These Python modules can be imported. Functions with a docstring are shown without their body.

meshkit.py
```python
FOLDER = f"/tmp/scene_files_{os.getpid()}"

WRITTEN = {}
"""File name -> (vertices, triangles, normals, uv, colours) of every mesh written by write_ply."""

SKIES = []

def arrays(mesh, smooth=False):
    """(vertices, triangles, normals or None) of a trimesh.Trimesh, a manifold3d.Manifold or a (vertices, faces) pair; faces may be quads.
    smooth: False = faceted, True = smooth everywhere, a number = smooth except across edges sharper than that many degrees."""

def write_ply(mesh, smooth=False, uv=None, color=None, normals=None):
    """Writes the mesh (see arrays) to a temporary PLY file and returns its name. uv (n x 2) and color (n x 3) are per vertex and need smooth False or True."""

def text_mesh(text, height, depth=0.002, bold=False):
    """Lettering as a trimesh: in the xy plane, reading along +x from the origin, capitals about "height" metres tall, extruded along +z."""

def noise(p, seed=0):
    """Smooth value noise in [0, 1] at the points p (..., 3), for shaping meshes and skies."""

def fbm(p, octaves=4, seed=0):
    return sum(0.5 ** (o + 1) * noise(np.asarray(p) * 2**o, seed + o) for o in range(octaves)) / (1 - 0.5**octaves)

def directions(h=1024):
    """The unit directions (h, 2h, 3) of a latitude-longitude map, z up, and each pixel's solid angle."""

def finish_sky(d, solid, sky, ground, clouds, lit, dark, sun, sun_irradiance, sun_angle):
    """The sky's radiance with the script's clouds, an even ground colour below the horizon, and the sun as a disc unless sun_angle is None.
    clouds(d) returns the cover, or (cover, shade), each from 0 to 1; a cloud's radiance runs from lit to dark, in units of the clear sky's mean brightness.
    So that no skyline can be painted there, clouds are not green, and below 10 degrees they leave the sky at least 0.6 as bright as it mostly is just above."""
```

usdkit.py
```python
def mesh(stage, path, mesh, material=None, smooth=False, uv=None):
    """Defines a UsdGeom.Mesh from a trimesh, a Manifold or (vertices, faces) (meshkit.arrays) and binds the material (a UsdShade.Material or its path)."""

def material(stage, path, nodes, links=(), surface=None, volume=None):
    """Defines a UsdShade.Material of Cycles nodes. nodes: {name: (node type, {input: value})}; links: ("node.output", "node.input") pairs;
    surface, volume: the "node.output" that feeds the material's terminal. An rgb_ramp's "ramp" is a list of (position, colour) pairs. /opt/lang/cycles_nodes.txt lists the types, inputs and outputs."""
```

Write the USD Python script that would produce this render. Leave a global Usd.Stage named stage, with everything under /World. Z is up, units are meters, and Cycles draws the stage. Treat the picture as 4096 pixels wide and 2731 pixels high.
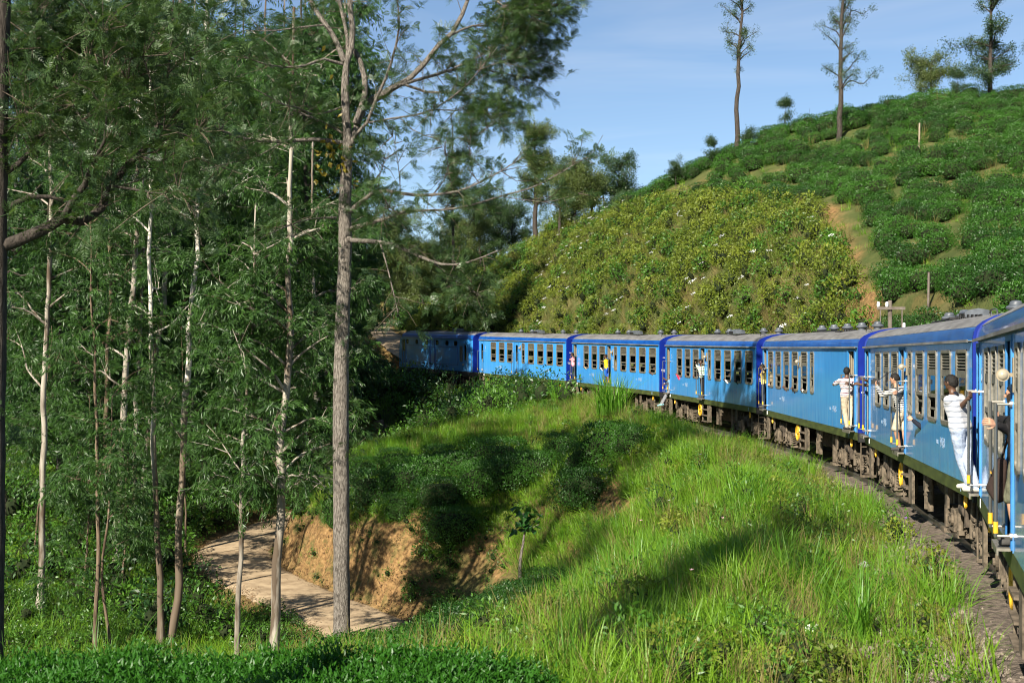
import math, random
import numpy as np, trimesh, usdkit, meshkit
from pxr import Usd, UsdGeom, UsdLux, UsdShade, Sdf, Gf, Vt
from scipy.interpolate import RBFInterpolator, RegularGridInterpolator
from scipy.ndimage import gaussian_filter
from scipy.spatial import cKDTree
from shapely.geometry import Polygon, Point, box as sbox
import manifold3d as m3

random.seed(7); RNG = np.random.default_rng(7)
stage = Usd.Stage.CreateInMemory()
W = '/World'
UsdGeom.Xform.Define(stage, W); UsdGeom.Scope.Define(stage, W + '/Looks')

# ------------------------------------------------------------------ camera, sky, sun, exposure
FPX, VH, ZC = 1280.0, 387.65, 2.89          # focal length and horizon in picture pixels, eye height above the near rail
cam = UsdGeom.Camera.Define(stage, W + '/camera')
cam.CreateHorizontalApertureAttr(36.0); cam.CreateVerticalApertureAttr(36.0 * 682 / 1024)
cam.CreateFocalLengthAttr(45.0)
cam.CreateVerticalApertureOffsetAttr(36.0 * (VH - 341.0) / 1024)
cam.CreateClippingRangeAttr(Gf.Vec2f(0.1, 8000))
cam.CreateFStopAttr(2.6); cam.CreateFocusDistanceAttr(32.0)
cam.AddTranslateOp().Set(Gf.Vec3d(0, 0, ZC)); cam.AddRotateXOp().Set(90.0)
cam.CreateExposureAttr(1.46)
SUN_AZ = math.radians(-149.0)               # atan2(x, y) of the direction towards the sun: behind the camera, a little to the left
SUN_EL = math.radians(33.0)
SUN = np.array([math.cos(SUN_EL) * math.sin(SUN_AZ), math.cos(SUN_EL) * math.cos(SUN_AZ), math.sin(SUN_EL)])
sun = UsdLux.DistantLight.Define(stage, W + '/sun')
sun.CreateIntensityAttr(1.25); sun.CreateAngleAttr(0.53); sun.CreateNormalizeAttr(True)
sun.CreateColorAttr(Gf.Vec3f(1.0, 0.93, 0.80))
sun.AddRotateZOp().Set(-math.degrees(SUN_AZ)); sun.AddRotateXOp().Set(-(90 - math.degrees(SUN_EL)) )
SKY_STRENGTH = 0.05
dome = UsdLux.DomeLight.Define(stage, W + '/sky')
dome.GetPrim().SetCustomDataByKey('kind', 'structure')
sky_mat = usdkit.material(stage, W + '/Looks/sky_air', {
    'sky': ('sky_texture', {'sky_type': 'single_scattering', 'sun_disc': False, 'sun_elevation': SUN_EL, 'sun_rotation': SUN_AZ, 'altitude': 1500.0, 'air_density': 1.15, 'aerosol_density': 0.4, 'ozone_density': 2.5}),
    'tc': ('texture_coordinate', {}),
    'mp': ('mapping', {'scale': (1.1, 1.6, 9.0), 'rotation': (0.06, 0.1, 0.5)}),
    'no': ('noise_texture', {'scale': 2.3, 'detail': 7.0, 'roughness': 0.55, 'distortion': 0.5}),
    'mr': ('map_range', {'from_min': 0.47, 'from_max': 0.80, 'to_min': 0.0, 'to_max': 0.38, 'clamp': True}),
    'pale': ('hsv', {'saturation': 0.5, 'value': 1.15}),
    'mx': ('mix', {'mix_type': 'mix'}),
    'bg': ('background_shader', {'strength': SKY_STRENGTH})},
    [('tc.generated', 'mp.vector'), ('mp.vector', 'no.vector'), ('no.fac', 'mr.value'), ('sky.color', 'pale.color'), ('mr.result', 'mx.fac'),
     ('sky.color', 'mx.color1'), ('pale.color', 'mx.color2'), ('mx.color', 'bg.color')], surface='bg.background')
UsdShade.MaterialBindingAPI.Apply(dome.GetPrim()).Bind(sky_mat)

# ------------------------------------------------------------------ helpers
_used = {}
def fresh(parent, name):
    d = _used.setdefault(parent, {})
    n = d.get(name, 0); d[name] = n + 1
    return parent + '/' + (name if n == 0 else '%s_%03d' % (name, n))
def tag(path, label=None, cat=None, group=None, kind=None):
    p = stage.GetPrimAtPath(path)
    for k, v in (('label', label), ('category', cat), ('group', group), ('kind', kind)):
        if v: p.SetCustomDataByKey(k, v)
    return path
def place(xf, loc=None, rz=0.0, scale=None, mat=None, rx=0.0, ry=0.0):
    x = UsdGeom.Xformable(stage.GetPrimAtPath(xf))
    if mat is not None:
        x.AddTransformOp().Set(Gf.Matrix4d(*[float(a) for a in np.asarray(mat).T.ravel()])); return
    if loc is not None: x.AddTranslateOp().Set(Gf.Vec3d(*map(float, loc)))
    if rz or rx or ry: x.AddRotateXYZOp().Set(Gf.Vec3f(math.degrees(rx), math.degrees(ry), math.degrees(rz)))
    if scale is not None: x.AddScaleOp().Set(Gf.Vec3f(*([float(scale)] * 3 if np.ndim(scale) == 0 else map(float, scale))))
def thing(name, label, cat, loc=None, rz=0.0, scale=None, mat=None, group=None, kind=None, parent=W):
    p = fresh(parent, name); UsdGeom.Xform.Define(stage, p)
    place(p, loc, rz, scale, mat); return tag(p, label, cat, group, kind)
def part(parent, name, mesh, mat, smooth=False, label=None, kind=None):
    p = fresh(parent, name)
    usdkit.mesh(stage, p, mesh, W + '/Looks/' + mat, smooth)
    if label or kind: tag(p, label, kind=kind)
    return p
def solo(name, mesh, mat, label=None, cat=None, group=None, kind=None, smooth=False):
    return tag(part(W, name, mesh, mat, smooth), label, cat, group, kind)
KINDS = W + '/Kinds'
stage.CreateClassPrim(KINDS)
def kind_of(name):
    p = fresh(KINDS, name); UsdGeom.Xform.Define(stage, p); return p
def copy_of(src, name, label, cat, group=None, parent=W, instance=True, **kw):
    p = fresh(parent, name); pr = stage.DefinePrim(p, 'Xform')
    pr.GetReferences().AddInternalReference(src)
    if instance: pr.SetInstanceable(True)
    place(p, **kw); return tag(p, label, cat, group)
def scatter(path_parent, name, protos, pos, rot, scl, idx, kind='stuff', label=None, cat=None):
    """One PointInstancer; protos are KINDS paths; rot n x 4 quaternions (w, x, y, z)."""
    p = fresh(path_parent, name)
    pi = UsdGeom.PointInstancer.Define(stage, p)
    for k, src in enumerate(protos):
        q = p + '/' + src.rsplit('/', 1)[1]
        pr = stage.DefinePrim(q, stage.GetPrimAtPath(src).GetTypeName()); pr.GetReferences().AddInternalReference(src)
        pi.CreatePrototypesRel().AddTarget(q)
    pi.CreatePositionsAttr(Vt.Vec3fArray.FromNumpy(np.asarray(pos, np.float32)))
    rot = np.asarray(rot, np.float32)
    pi.CreateOrientationsAttr(Vt.QuathArray([Gf.Quath(float(a), float(b), float(c), float(d)) for a, b, c, d in rot]))
    s = np.asarray(scl, np.float32); s = np.repeat(s[:, None], 3, 1) if s.ndim == 1 else s
    pi.CreateScalesAttr(Vt.Vec3fArray.FromNumpy(np.ascontiguousarray(s)))
    pi.CreateProtoIndicesAttr(Vt.IntArray.FromNumpy(np.asarray(idx, np.int32)))
    return tag(p, label, cat, kind=kind)
def qmul(a, b):
    w1, x1, y1, z1 = np.moveaxis(a, -1, 0); w2, x2, y2, z2 = np.moveaxis(b, -1, 0)
    return np.stack([w1*w2-x1*x2-y1*y2-z1*z2, w1*x2+x1*w2+y1*z2-z1*y2, w1*y2-x1*z2+y1*w2+z1*x2, w1*z2+x1*y2-y1*x2+z1*w2], -1)
def qaxis(axis, ang):
    ang = np.asarray(ang, float); axis = np.broadcast_to(np.asarray(axis, float), ang.shape + (3,))
    return np.concatenate([np.cos(ang / 2)[..., None], np.sin(ang / 2)[..., None] * axis], -1)
def qto(d):
    """Quaternions that take +z to the unit directions d."""
    d = np.asarray(d, float); ax = np.stack([-d[:, 1], d[:, 0], 0 * d[:, 0]], 1)
    n = np.linalg.norm(ax, axis=1, keepdims=True); ax = np.where(n > 1e-6, ax / np.maximum(n, 1e-9), [1, 0, 0])
    return qaxis(ax, np.arccos(np.clip(d[:, 2], -1, 1)))
def cat_(ms): return trimesh.util.concatenate([m for m in ms if m is not None])
def bx(x0, x1, y0, y1, z0, z1):
    return trimesh.creation.box(bounds=[[x0, y0, z0], [x1, y1, z1]])
def tube(pts, radii, n=8, caps=True):
    """Tapered tube along a polyline."""
    P = np.asarray(pts, float); R = np.broadcast_to(np.asarray(radii, float), len(P))
    T = np.gradient(P, axis=0); T /= np.maximum(np.linalg.norm(T, axis=1, keepdims=True), 1e-9)
    ref = np.array([0, 0, 1.0]) if abs(T[0, 2]) < .9 else np.array([1.0, 0, 0])
    u = np.cross(T[0], ref); u /= np.linalg.norm(u); rows = []
    a = np.arange(n) / n * 2 * np.pi
    for i in range(len(P)):
        u = u - T[i] * (u @ T[i]); u /= np.linalg.norm(u); v = np.cross(T[i], u)
        rows.append(P[i] + R[i] * (np.cos(a)[:, None] * u + np.sin(a)[:, None] * v))
    V = np.vstack(rows); F = []
    i = np.arange(len(P) - 1)[:, None] * n; j = np.arange(n)[None]; k = (j + 1) % n
    q = np.stack([i + j, i + k, i + n + k, i + n + j], -1).reshape(-1, 4)
    F = np.vstack([q[:, [0, 1, 2]], q[:, [0, 2, 3]]])
    if caps:
        V = np.vstack([V, P[0], P[-1]]); c = len(V) - 2; j = j[0]; k = k[0]; b = (len(P) - 1) * n
        F = np.vstack([F, np.stack([k, j, 0 * j + c], 1), np.stack([b + j, b + k, 0 * j + c + 1], 1)])
    return trimesh.Trimesh(V, F, process=False)
def rodm(a, b, r, n=8): return tube([a, b], [r, r], n)
def cyl(c, axis, r, h, n=16, r2=None):
    c = np.asarray(c, float); d = {'x': (1, 0, 0), 'y': (0, 1, 0), 'z': (0, 0, 1)}[axis]; d = np.array(d, float)
    return tube([c - d * h / 2, c + d * h / 2], [r, r if r2 is None else r2], n)
def lathe(profile, n=20):
    """Revolve (r, z) points about z."""
    pr = np.asarray(profile, float); a = np.arange(n) / n * 2 * np.pi
    V = np.stack([pr[:, None, 0] * np.cos(a), pr[:, None, 0] * np.sin(a), np.repeat(pr[:, 1:2], n, 1)], -1).reshape(-1, 3)
    i = np.arange(len(pr) - 1)[:, None] * n; j = np.arange(n)[None]; k = (j + 1) % n
    q = np.stack([i + j, i + k, i + n + k, i + n + j], -1).reshape(-1, 4)
    return trimesh.Trimesh(V, np.vstack([q[:, [0, 1, 2]], q[:, [0, 2, 3]]]), process=False)
def smooth_path(P, step):
    """Catmull-Rom through the points, resampled about every step."""
    P = np.asarray(P, float); Q = np.vstack([2 * P[0] - P[1], P, 2 * P[-1] - P[-2]]); out = []
    for i in range(1, len(Q) - 2):
        n = max(1, int(np.linalg.norm(Q[i + 1] - Q[i]) / step)); t = (np.arange(n) / n)[:, None]
        a, b, c, d = Q[i - 1], Q[i], Q[i + 1], Q[i + 2]
        out.append(.5 * (2 * b + (c - a) * t + (2 * a - 5 * b + 4 * c - d) * t ** 2 + (3 * b - a - 3 * c + d) * t ** 3))
    return np.vstack(out + [P[-1:]])
def ray(u, v, d):
    u, v, d = (np.asarray(q, float) for q in (u, v, d))
    return np.stack([(u - 512) / FPX * d, d + 0 * u, ZC + (VH - v) / FPX * d], -1)
# ------------------------------------------------------------------ materials
def mat(name, col, rough=.6, spec=.4, metal=0.0, coat=0.0, var=None, bump=None, scale=8.0, col2=None, stretch=None, lo=.35, hi=.65, detail=4.0):
    """Principled with noise between col and col2; bump = (scale, strength)."""
    n = {'p': ('principled_bsdf', {'roughness': rough, 'specular_ior_level': spec, 'metallic': metal, 'coat_weight': coat, 'base_color': col})}
    l = []
    if col2 is not None or bump is not None:
        n['tc'] = ('texture_coordinate', {}); n['mp'] = ('mapping', {'scale': stretch or (1, 1, 1)}); l.append(('tc.object', 'mp.vector'))
    if col2 is not None:
        n['no'] = ('noise_texture', {'scale': scale, 'detail': detail, 'roughness': .6})
        n['rp'] = ('rgb_ramp', {'ramp': [(0, col), (lo, col), (hi, col2), (1, col2)]})
        l += [('mp.vector', 'no.vector'), ('no.fac', 'rp.fac'), ('rp.color', 'p.base_color')]
    if bump is not None:
        n['bn'] = ('noise_texture', {'scale': bump[0], 'detail': 5.0, 'roughness': .65}); n['bu'] = ('bump', {'strength': bump[1], 'distance': bump[2] if len(bump) > 2 else .02})
        l += [('mp.vector', 'bn.vector'), ('bn.fac', 'bu.height'), ('bu.normal', 'p.normal')]
    return usdkit.material(stage, W + '/Looks/' + name, n, l, surface='p.BSDF')
def leaf_mat(name, c1, c2, c3=None, transl=.35, rough=.45, spec=.5, tcol=None):
    """Leaves: colour varies from leaf to leaf, light comes through them."""
    c3 = c3 or c1; t = tcol or tuple(min(1, x * k) for x, k in zip(c2, (1.5, 1.6, .6)))
    return usdkit.material(stage, W + '/Looks/' + name, {
        'ge': ('geometry', {}), 'oi': ('object_info', {}),
        'ad': ('math', {'math_type': 'multiply_add', 'value2': .62}), 'm2': ('math', {'math_type': 'multiply', 'value2': .38}),
        'rp': ('rgb_ramp', {'ramp': [(0, c1), (.55, c2), (1, c3)]}),
        'p': ('principled_bsdf', {'roughness': rough, 'specular_ior_level': spec}),
        'tm': ('mix', {'mix_type': 'multiply', 'fac': 1.0, 'color2': (1.5, 1.5, .75)}),
        'tr': ('translucent_bsdf', {}), 'mx': ('mix_closure', {'fac': transl})},
        [('oi.random', 'm2.value1'), ('ge.random_per_island', 'ad.value1'), ('m2.value', 'ad.value3'), ('ad.value', 'rp.fac'), ('rp.color', 'p.base_color'),
         ('rp.color', 'tm.color1'), ('tm.color', 'tr.color'), ('p.BSDF', 'mx.closure1'), ('tr.BSDF', 'mx.closure2')], surface='mx.closure')
usdkit.material(stage, W + '/Looks/ground', {
    'zo': ('attribute', {'attribute': 'zone'}), 'sx': ('separate_color', {}), 'tc': ('texture_coordinate', {}),
    'n1': ('noise_texture', {'scale': .55, 'detail': 8.0, 'roughness': .65}), 'n2': ('noise_texture', {'scale': 6.0, 'detail': 6.0, 'roughness': .7}),
    'gr': ('rgb_ramp', {'ramp': [(0, (.022, .03, .009)), (.4, (.04, .055, .014)), (.55, (.065, .075, .022)), (.7, (.12, .10, .042)), (1, (.15, .105, .052))]}),
    'ea': ('rgb_ramp', {'ramp': [(0, (.03, .019, .010)), (.36, (.09, .052, .022)), (.50, (.18, .105, .042)), (.64, (.25, .155, .066)), (1, (.33, .25, .14))]}),
    'gv': ('rgb_ramp', {'ramp': [(0, (.03, .022, .016)), (.45, (.10, .075, .055)), (.7, (.22, .18, .14)), (1, (.34, .30, .26))]}),
    'm1': ('mix', {}), 'm2': ('mix', {}), 'n3': ('noise_texture', {'scale': 1.3, 'detail': 7.0, 'roughness': .7}), 'mo': ('map_range', {'from_min': .50, 'from_max': .62, 'to_max': .7, 'clamp': True}), 'em': ('mix', {'color2': (.065, .075, .022)}),
    'bu': ('bump', {'strength': .9, 'distance': .12}), 'p': ('principled_bsdf', {'roughness': .95, 'specular_ior_level': .15})},
    [('zo.color', 'sx.color'), ('tc.object', 'n1.vector'), ('tc.object', 'n2.vector'), ('n1.fac', 'gr.fac'), ('n2.fac', 'ea.fac'), ('n2.fac', 'gv.fac'),
     ('tc.object', 'n3.vector'), ('n3.fac', 'mo.value'), ('mo.result', 'em.fac'), ('ea.color', 'em.color1'), ('gr.color', 'm1.color1'), ('em.color', 'm1.color2'), ('sx.r', 'm1.fac'), ('m1.color', 'm2.color1'), ('gv.color', 'm2.color2'), ('sx.g', 'm2.fac'),
     ('m2.color', 'p.base_color'), ('n2.fac', 'bu.height'), ('bu.normal', 'p.normal')], surface='p.BSDF')
mat('concrete_road', (.20, .145, .09), .95, .1, col2=(.36, .275, .175), scale=1.3, bump=(14, .5, .02), detail=9.0)
mat('ballast', (.05, .04, .033), .95, .2, col2=(.20, .16, .125), scale=9, bump=(18, 1.0, .06), detail=8.0)

# ------------------------------------------------------------------ the line of the railway
CARS = [  # rear and front left corners at rail level (x, y), metres along the line
    ((3.229, 6.806), (7.23, 19.90), -13.69, 0.0), ((7.356, 20.401), (9.359, 33.944), 1.07, 14.76), ((9.425, 34.806), (9.5, 48.496), 15.82, 29.51),
    ((9.442, 49.353), (7.542, 62.911), 30.58, 44.27), ((7.362, 63.762), (3.614, 76.929), 45.33, 59.02), ((3.32, 77.731), (-2.337, 90.197), 60.09, 73.78),
    ((-2.747, 90.949), (-8.845, 100.4), 74.84, 86.09)]
CW = 2.8                                      # width of a carriage
def zrail(s):
    s = np.asarray(s, float); q = s / 50
    z = .0227 * s + .77774 * q ** 2 - .13110 * q ** 3 - .18009 * q
    return np.where(s < 0, .019 * s, np.where(s > 90, 3.4245 + .04 * (s - 90), z))
_pts, _ss = [], []
for (a, b, sa, sb) in CARS:
    a, b = np.array(a), np.array(b); t = (b - a) / np.linalg.norm(b - a); n = np.array([t[1], -t[0]])
    for k in (.2, .5, .8): _pts.append(a + (b - a) * k + n * CW / 2); _ss.append(sa + (sb - sa) * k)
_pts, _ss = np.array(_pts), np.array(_ss)
def _arc(p, th, k, n, step):
    out = []; p = p.copy()
    for _ in range(n):
        th -= k * step; p = p + step * np.array([math.sin(th), math.cos(th)]); out.append(p.copy())
    return out
_th1 = math.radians(-34); _ext = _arc(_pts[-1], _th1, .0095, 24, 3.0)
_th0 = math.radians(17.5 + 180); _back = _arc(_pts[0], _th0, -.0095, 10, 3.0)
_all = np.vstack([np.array(_back)[::-1], _pts, np.array(_ext)])
TRACK = smooth_path(_all, 1.0)
TS = np.concatenate([[0], np.cumsum(np.linalg.norm(np.diff(TRACK, axis=0), axis=1))])
_i0 = np.argmin(np.linalg.norm(TRACK - _pts[0], axis=1)); TS = TS - TS[_i0] + _ss[0]
TZ = zrail(TS)
_ttree = cKDTree(TRACK); _td = np.gradient(TRACK, axis=0); _td /= np.linalg.norm(_td, axis=1, keepdims=True)
def track_at(xy):
    """(signed offset, + to the right, rail height) of points near the line."""
    d, i = _ttree.query(xy); r = xy - TRACK[i]
    return np.sign(_td[i, 1] * r[..., 0] - _td[i, 0] * r[..., 1]) * d, TZ[i]

# ------------------------------------------------------------------ the lie of the land
_seen = """560 690 14.5|700 690 14|850 690 13.8|950 682 13.4|700 600 19.6|800 520 26|640 480 40|720 560 22|556 602 27|516 616 25.4|481 632 24.0|447 647 22.7|412 663 21.3|364 684 19.2
615 520 31|760 470 33|700 440 46
290 583 53.7|350 603 49.5|444 616 47.6|383 508 52.3|418 503 51.3|470 523 50.3|535 500 50|315 524 55.6|330 500 57
360 445 63|450 432 62|520 432 60|430 441 66|430 416 68|560 412 66|620 430 54|600 470 48|640 450 46|557 470 50|480 470 56|400 470 58
315 430 85|350 400 88|375 352 99
250 500 72|200 480 74|100 470 72|30 520 60|38 624 45|100 655 40.5|162 645 43|237 668 40|274 665 40|342 682 36|0 600 46
100 380 92|200 380 95|0 400 90|50 310 115|200 320 115|300 340 110
800 325 56|800 270 64|800 215 73|800 170 84|784 131 95|740 150 97|697 172 98|900 320 46|900 230 62|900 160 77|900 108 92|1000 300 43|1000 200 64|1000 140 76|1000 98 90|958 99 93
1100 300 38|1100 200 58|1100 98 86|700 330 66|700 270 74|700 210 86|633 198 99|633 260 87|633 332 76|560 330 88|560 280 97|560 240 107|560 222 112|510 300 104|510 260 116|500 330 98|440 332 108|440 305 118|420 318 116|400 342 112|378 324 140"""
C = [ray(*map(float, t.split())) for t in _seen.replace('\n', '|').split('|')]
C += [np.array(p, float) for p in [
    (-6, 9, -.4), (0, 9, -.3), (-6, 13, -.5), (0, 13, -.4), (-14, 11, -.9), (-30, 10, -3), (-4, 16.5, -1.0), (-5, 20, -2.3), (-6, 26, -4.2), (-7, 31, -5), (-14, 25, -5), (-25, 25, -5.2), (-2, 29, -3.4), (-1, 33, -4.4), (1.5, 36, -3.4), (1, 41, -4.5), (-2.5, 39, -5.3),
    (-4, 2, -.2), (2, 2, -.1), (-15, -10, -.6), (5, -20, -.4), (30, -20, 6), (-40, -20, -4), (-60, 30, -6), (-50, 60, -3), (-60, 90, 4), (-70, 130, 14), (-40, 140, 14), (-20, 152, 19), (-5, 152, 19), (-12, 165, 23), (-30, 160, 22), (-9, 78, -2.6), (-12, 88, -.6), (-20, 95, 1.5),
    (18, 0, 3), (14, 14, 1.2), (24, 20, 8), (34, 30, 12), (45, 60, 21), (55, 90, 22), (30, 110, 21), (20, 105, 19.5), (12, 112, 17), (6, 122, 16), (35, 140, 12), (15, 145, 10), (60, 140, 12), (0, 140, 12), (-10, 130, 8.6), (90, 60, 20), (90, 0, 16), (90, 150, 8), (-90, 0, -6), (-110, 150, 12), (0, 230, 4), (90, 240, 4), (-110, 240, 10)]]
C = np.array(C)
ROAD = np.array([(-1.5, 36.5, -5.75), (-3.0, 41.5, -5.72), (-4.75, 45.2, -5.7), (-6.9, 48.9, -5.6), (-9.4, 52.8, -5.45), (-12.0, 57.5, -5.25), (-13.5, 62.0, -5.0), (-13.2, 66.8, -4.7), (-11.8, 71.7, -4.3), (-10.2, 75.5, -3.8), (-10.5, 82, -2.6), (-15, 92, -.6), (-24, 102, 1.0), (-34, 110, 2.5)])
ROAD2 = np.array([(-6.0, 103.5, 4.4), (-8.2, 108.5, 5.6), (-9.8, 113, 6.7), (-11.5, 119, 7.7), (-13.6, 128, 8.8), (-14.6, 141, 10.0), (-18, 155, 11.0)])
RP, RP2 = smooth_path(ROAD, .6), smooth_path(ROAD2, .8)
C = np.vstack([C, RP[::4], RP2[::4]])
def _grow(a, d, f, n):
    out = []
    for _ in range(n): d *= f; a += d; out.append(a)
    return out
ys = np.concatenate([np.arange(-30, 5, 1.5), np.arange(5, 62, .33), np.arange(62, 130, .65), np.arange(130, 240, 3.0), _grow(240, 3, 1.32, 22)])
_xi = np.arange(-27, 24, .42); _xo = np.arange(24.3, 62, 1.0)
xs = np.concatenate([-np.array(_grow(70, 2, 1.32, 23))[::-1], -np.arange(27.5, 70, 1.3)[::-1], _xi, _xo, _grow(62, 2, 1.32, 23)])
X, Y = np.meshgrid(xs, ys, indexing='ij'); XY = np.stack([X, Y], -1)
_rbf = RBFInterpolator(C[:, :2], C[:, 2], kernel='linear', smoothing=.15)
Z = _rbf(np.stack([np.clip(X, -115, 95), np.clip(Y, -25, 245)], -1).reshape(-1, 2)).reshape(X.shape)
Z = gaussian_filter(Z, 1.3)
_P3 = np.stack([X, Y, 0 * X], -1)
_far = np.clip((np.hypot(X, Y - 60) - 30) / 60, 0, 1)
_rough = .22 * (meshkit.fbm(_P3 * .55, 4, 1) - .5) * 2 + .5 * _far * (meshkit.fbm(_P3 * .12, 3, 2) - .5) * 2
OFF, TZN = track_at(XY.reshape(-1, 2)); OFF, TZN = OFF.reshape(X.shape), TZN.reshape(X.shape)
def _road_blend(Z, RPk, w0, w1):
    d, i = cKDTree(RPk[:, :2]).query(XY.reshape(-1, 2)); d = d.reshape(X.shape); i = i.reshape(X.shape)
    t = np.clip((d - w0) / (w1 - w0), 0, 1); return np.where(d < w1, RPk[i, 2] - .05 + (Z - RPk[i, 2] + .05) * t * t * (3 - 2 * t), Z), d
Z, RD1 = _road_blend(Z, RP, 1.95, 2.6); Z, RD2 = _road_blend(Z, RP2, 1.7, 3.0)
_amp = np.clip((np.minimum(np.minimum(RD1 - 1.5, RD2 - 1.5), np.abs(OFF) - 2.4)) / 1.5, 0, 1)
Z = Z + _rough * _amp
_gy, _gx = np.gradient(Z, ys, axis=1), np.gradient(Z, xs, axis=0); SLOPE = np.hypot(_gx, _gy)
# gullies and crumbled lumps on the steep earth banks
_bank = np.clip((SLOPE - .75) / .6, 0, 1) * np.clip((Y - 40) / 4, 0, 1) * np.clip((75 - Y) / 4, 0, 1) * (X < 4) * (X > -14)
Z = Z + _bank * (1.5 * (meshkit.fbm(np.stack([X * .8, Y * .8, 0 * X + 3], -1), 4, 5) - .5) - .8 * np.clip(1 - np.abs(meshkit.noise(np.stack([X * .55 + Y * .12, 0 * X, 0 * X + 2], -1), 8) - .5) * 9, 0, 1)) * np.clip((RD1 - 1.9) / .6, 0, 1)
# formation of the railway
_t = np.clip((np.abs(OFF) - 2.9) / np.where(OFF > 0, 2.5, 2.2), 0, 1); _t = _t * _t * (3 - 2 * _t)
_inr = (TS[_ttree.query(XY.reshape(-1, 2))[1]].reshape(X.shape))
Z = np.where(np.abs(OFF) < 6, (TZN - .36) * (1 - _t) + Z * _t, Z)
_H = RegularGridInterpolator((xs, ys), Z, bounds_error=False, fill_value=0.0)
def gz(x, y): return _H(np.stack([np.asarray(x, float), np.asarray(y, float)], -1))
_gy, _gx = np.gradient(Z, ys, axis=1), np.gradient(Z, xs, axis=0); SLOPE = np.hypot(_gx, _gy)
_SL = RegularGridInterpolator((xs, ys), SLOPE, bounds_error=False, fill_value=0.0)
_NX = RegularGridInterpolator((xs, ys), -_gx, bounds_error=False, fill_value=0.0); _NY = RegularGridInterpolator((xs, ys), -_gy, bounds_error=False, fill_value=0.0)
def gn(x, y):
    q = np.stack([np.asarray(x, float), np.asarray(y, float)], -1); n = np.stack([_NX(q), _NY(q), np.ones(len(q))], -1)
    return n / np.linalg.norm(n, axis=1, keepdims=True)
def surf(xy, off):
    """The land or, beside the line, the ballast lying on it."""
    z = gz(xy[:, 0], xy[:, 1]); i = _ttree.query(xy)[1]; a = np.abs(off)
    return np.where(a < 2.68, np.maximum(z, TZ[i] + np.interp(a, [1.3, 1.8, 2.2, 2.7], [-.138, -.19, -.36, -.52])), z)
def project(p):
    p = np.asarray(p, float); return np.stack([512 + FPX * p[..., 0] / p[..., 1], VH - FPX * (p[..., 2] - ZC) / p[..., 1]], -1)
def at(u, v, d0=9.0, d1=170.0):
    """Where the line of sight through a pixel meets the land."""
    d = np.arange(d0, d1, .1); p = ray(u, v, d); below = p[:, 2] <= gz(p[:, 0], p[:, 1])
    i = np.argmax(below) if below.any() else len(d) - 1
    q = p[i]; q[2] = gz([q[0]], [q[1]])[0]; return q
# zones: r bare earth, g gravel
_nz = meshkit.fbm(_P3 * .5, 4, 9)
_earth = np.clip((SLOPE - .8) / .35, 0, 1) * (X < 6) * (Y > 38) * (Y < 75) * (OFF < 0)
_path_px = [(812, 205), (840, 225), (850, 250), (850, 275), (862, 300), (868, 322)]
_pp = smooth_path(np.array([at(u, v, 38) for u, v in _path_px]), .5)
_pd = cKDTree(_pp[:, :2]).query(XY.reshape(-1, 2))[0].reshape(X.shape)
_earth = np.maximum(_earth, np.clip(1.1 - _pd / .75 + (_nz - .5) * 2.6, 0, 1) * (Y > 36))
_tea = (OFF > 4) & (Y > 30)
_earth = np.maximum(_earth, np.where(_tea, np.clip((_nz - .60) * 4, 0, .35), 0))
_earth = np.maximum(_earth, np.clip(1.2 - (np.minimum(RD1, RD2) - 1.5) / 1.2 + (_nz - .5) * 2.5, 0, 1) * .8)
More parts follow.
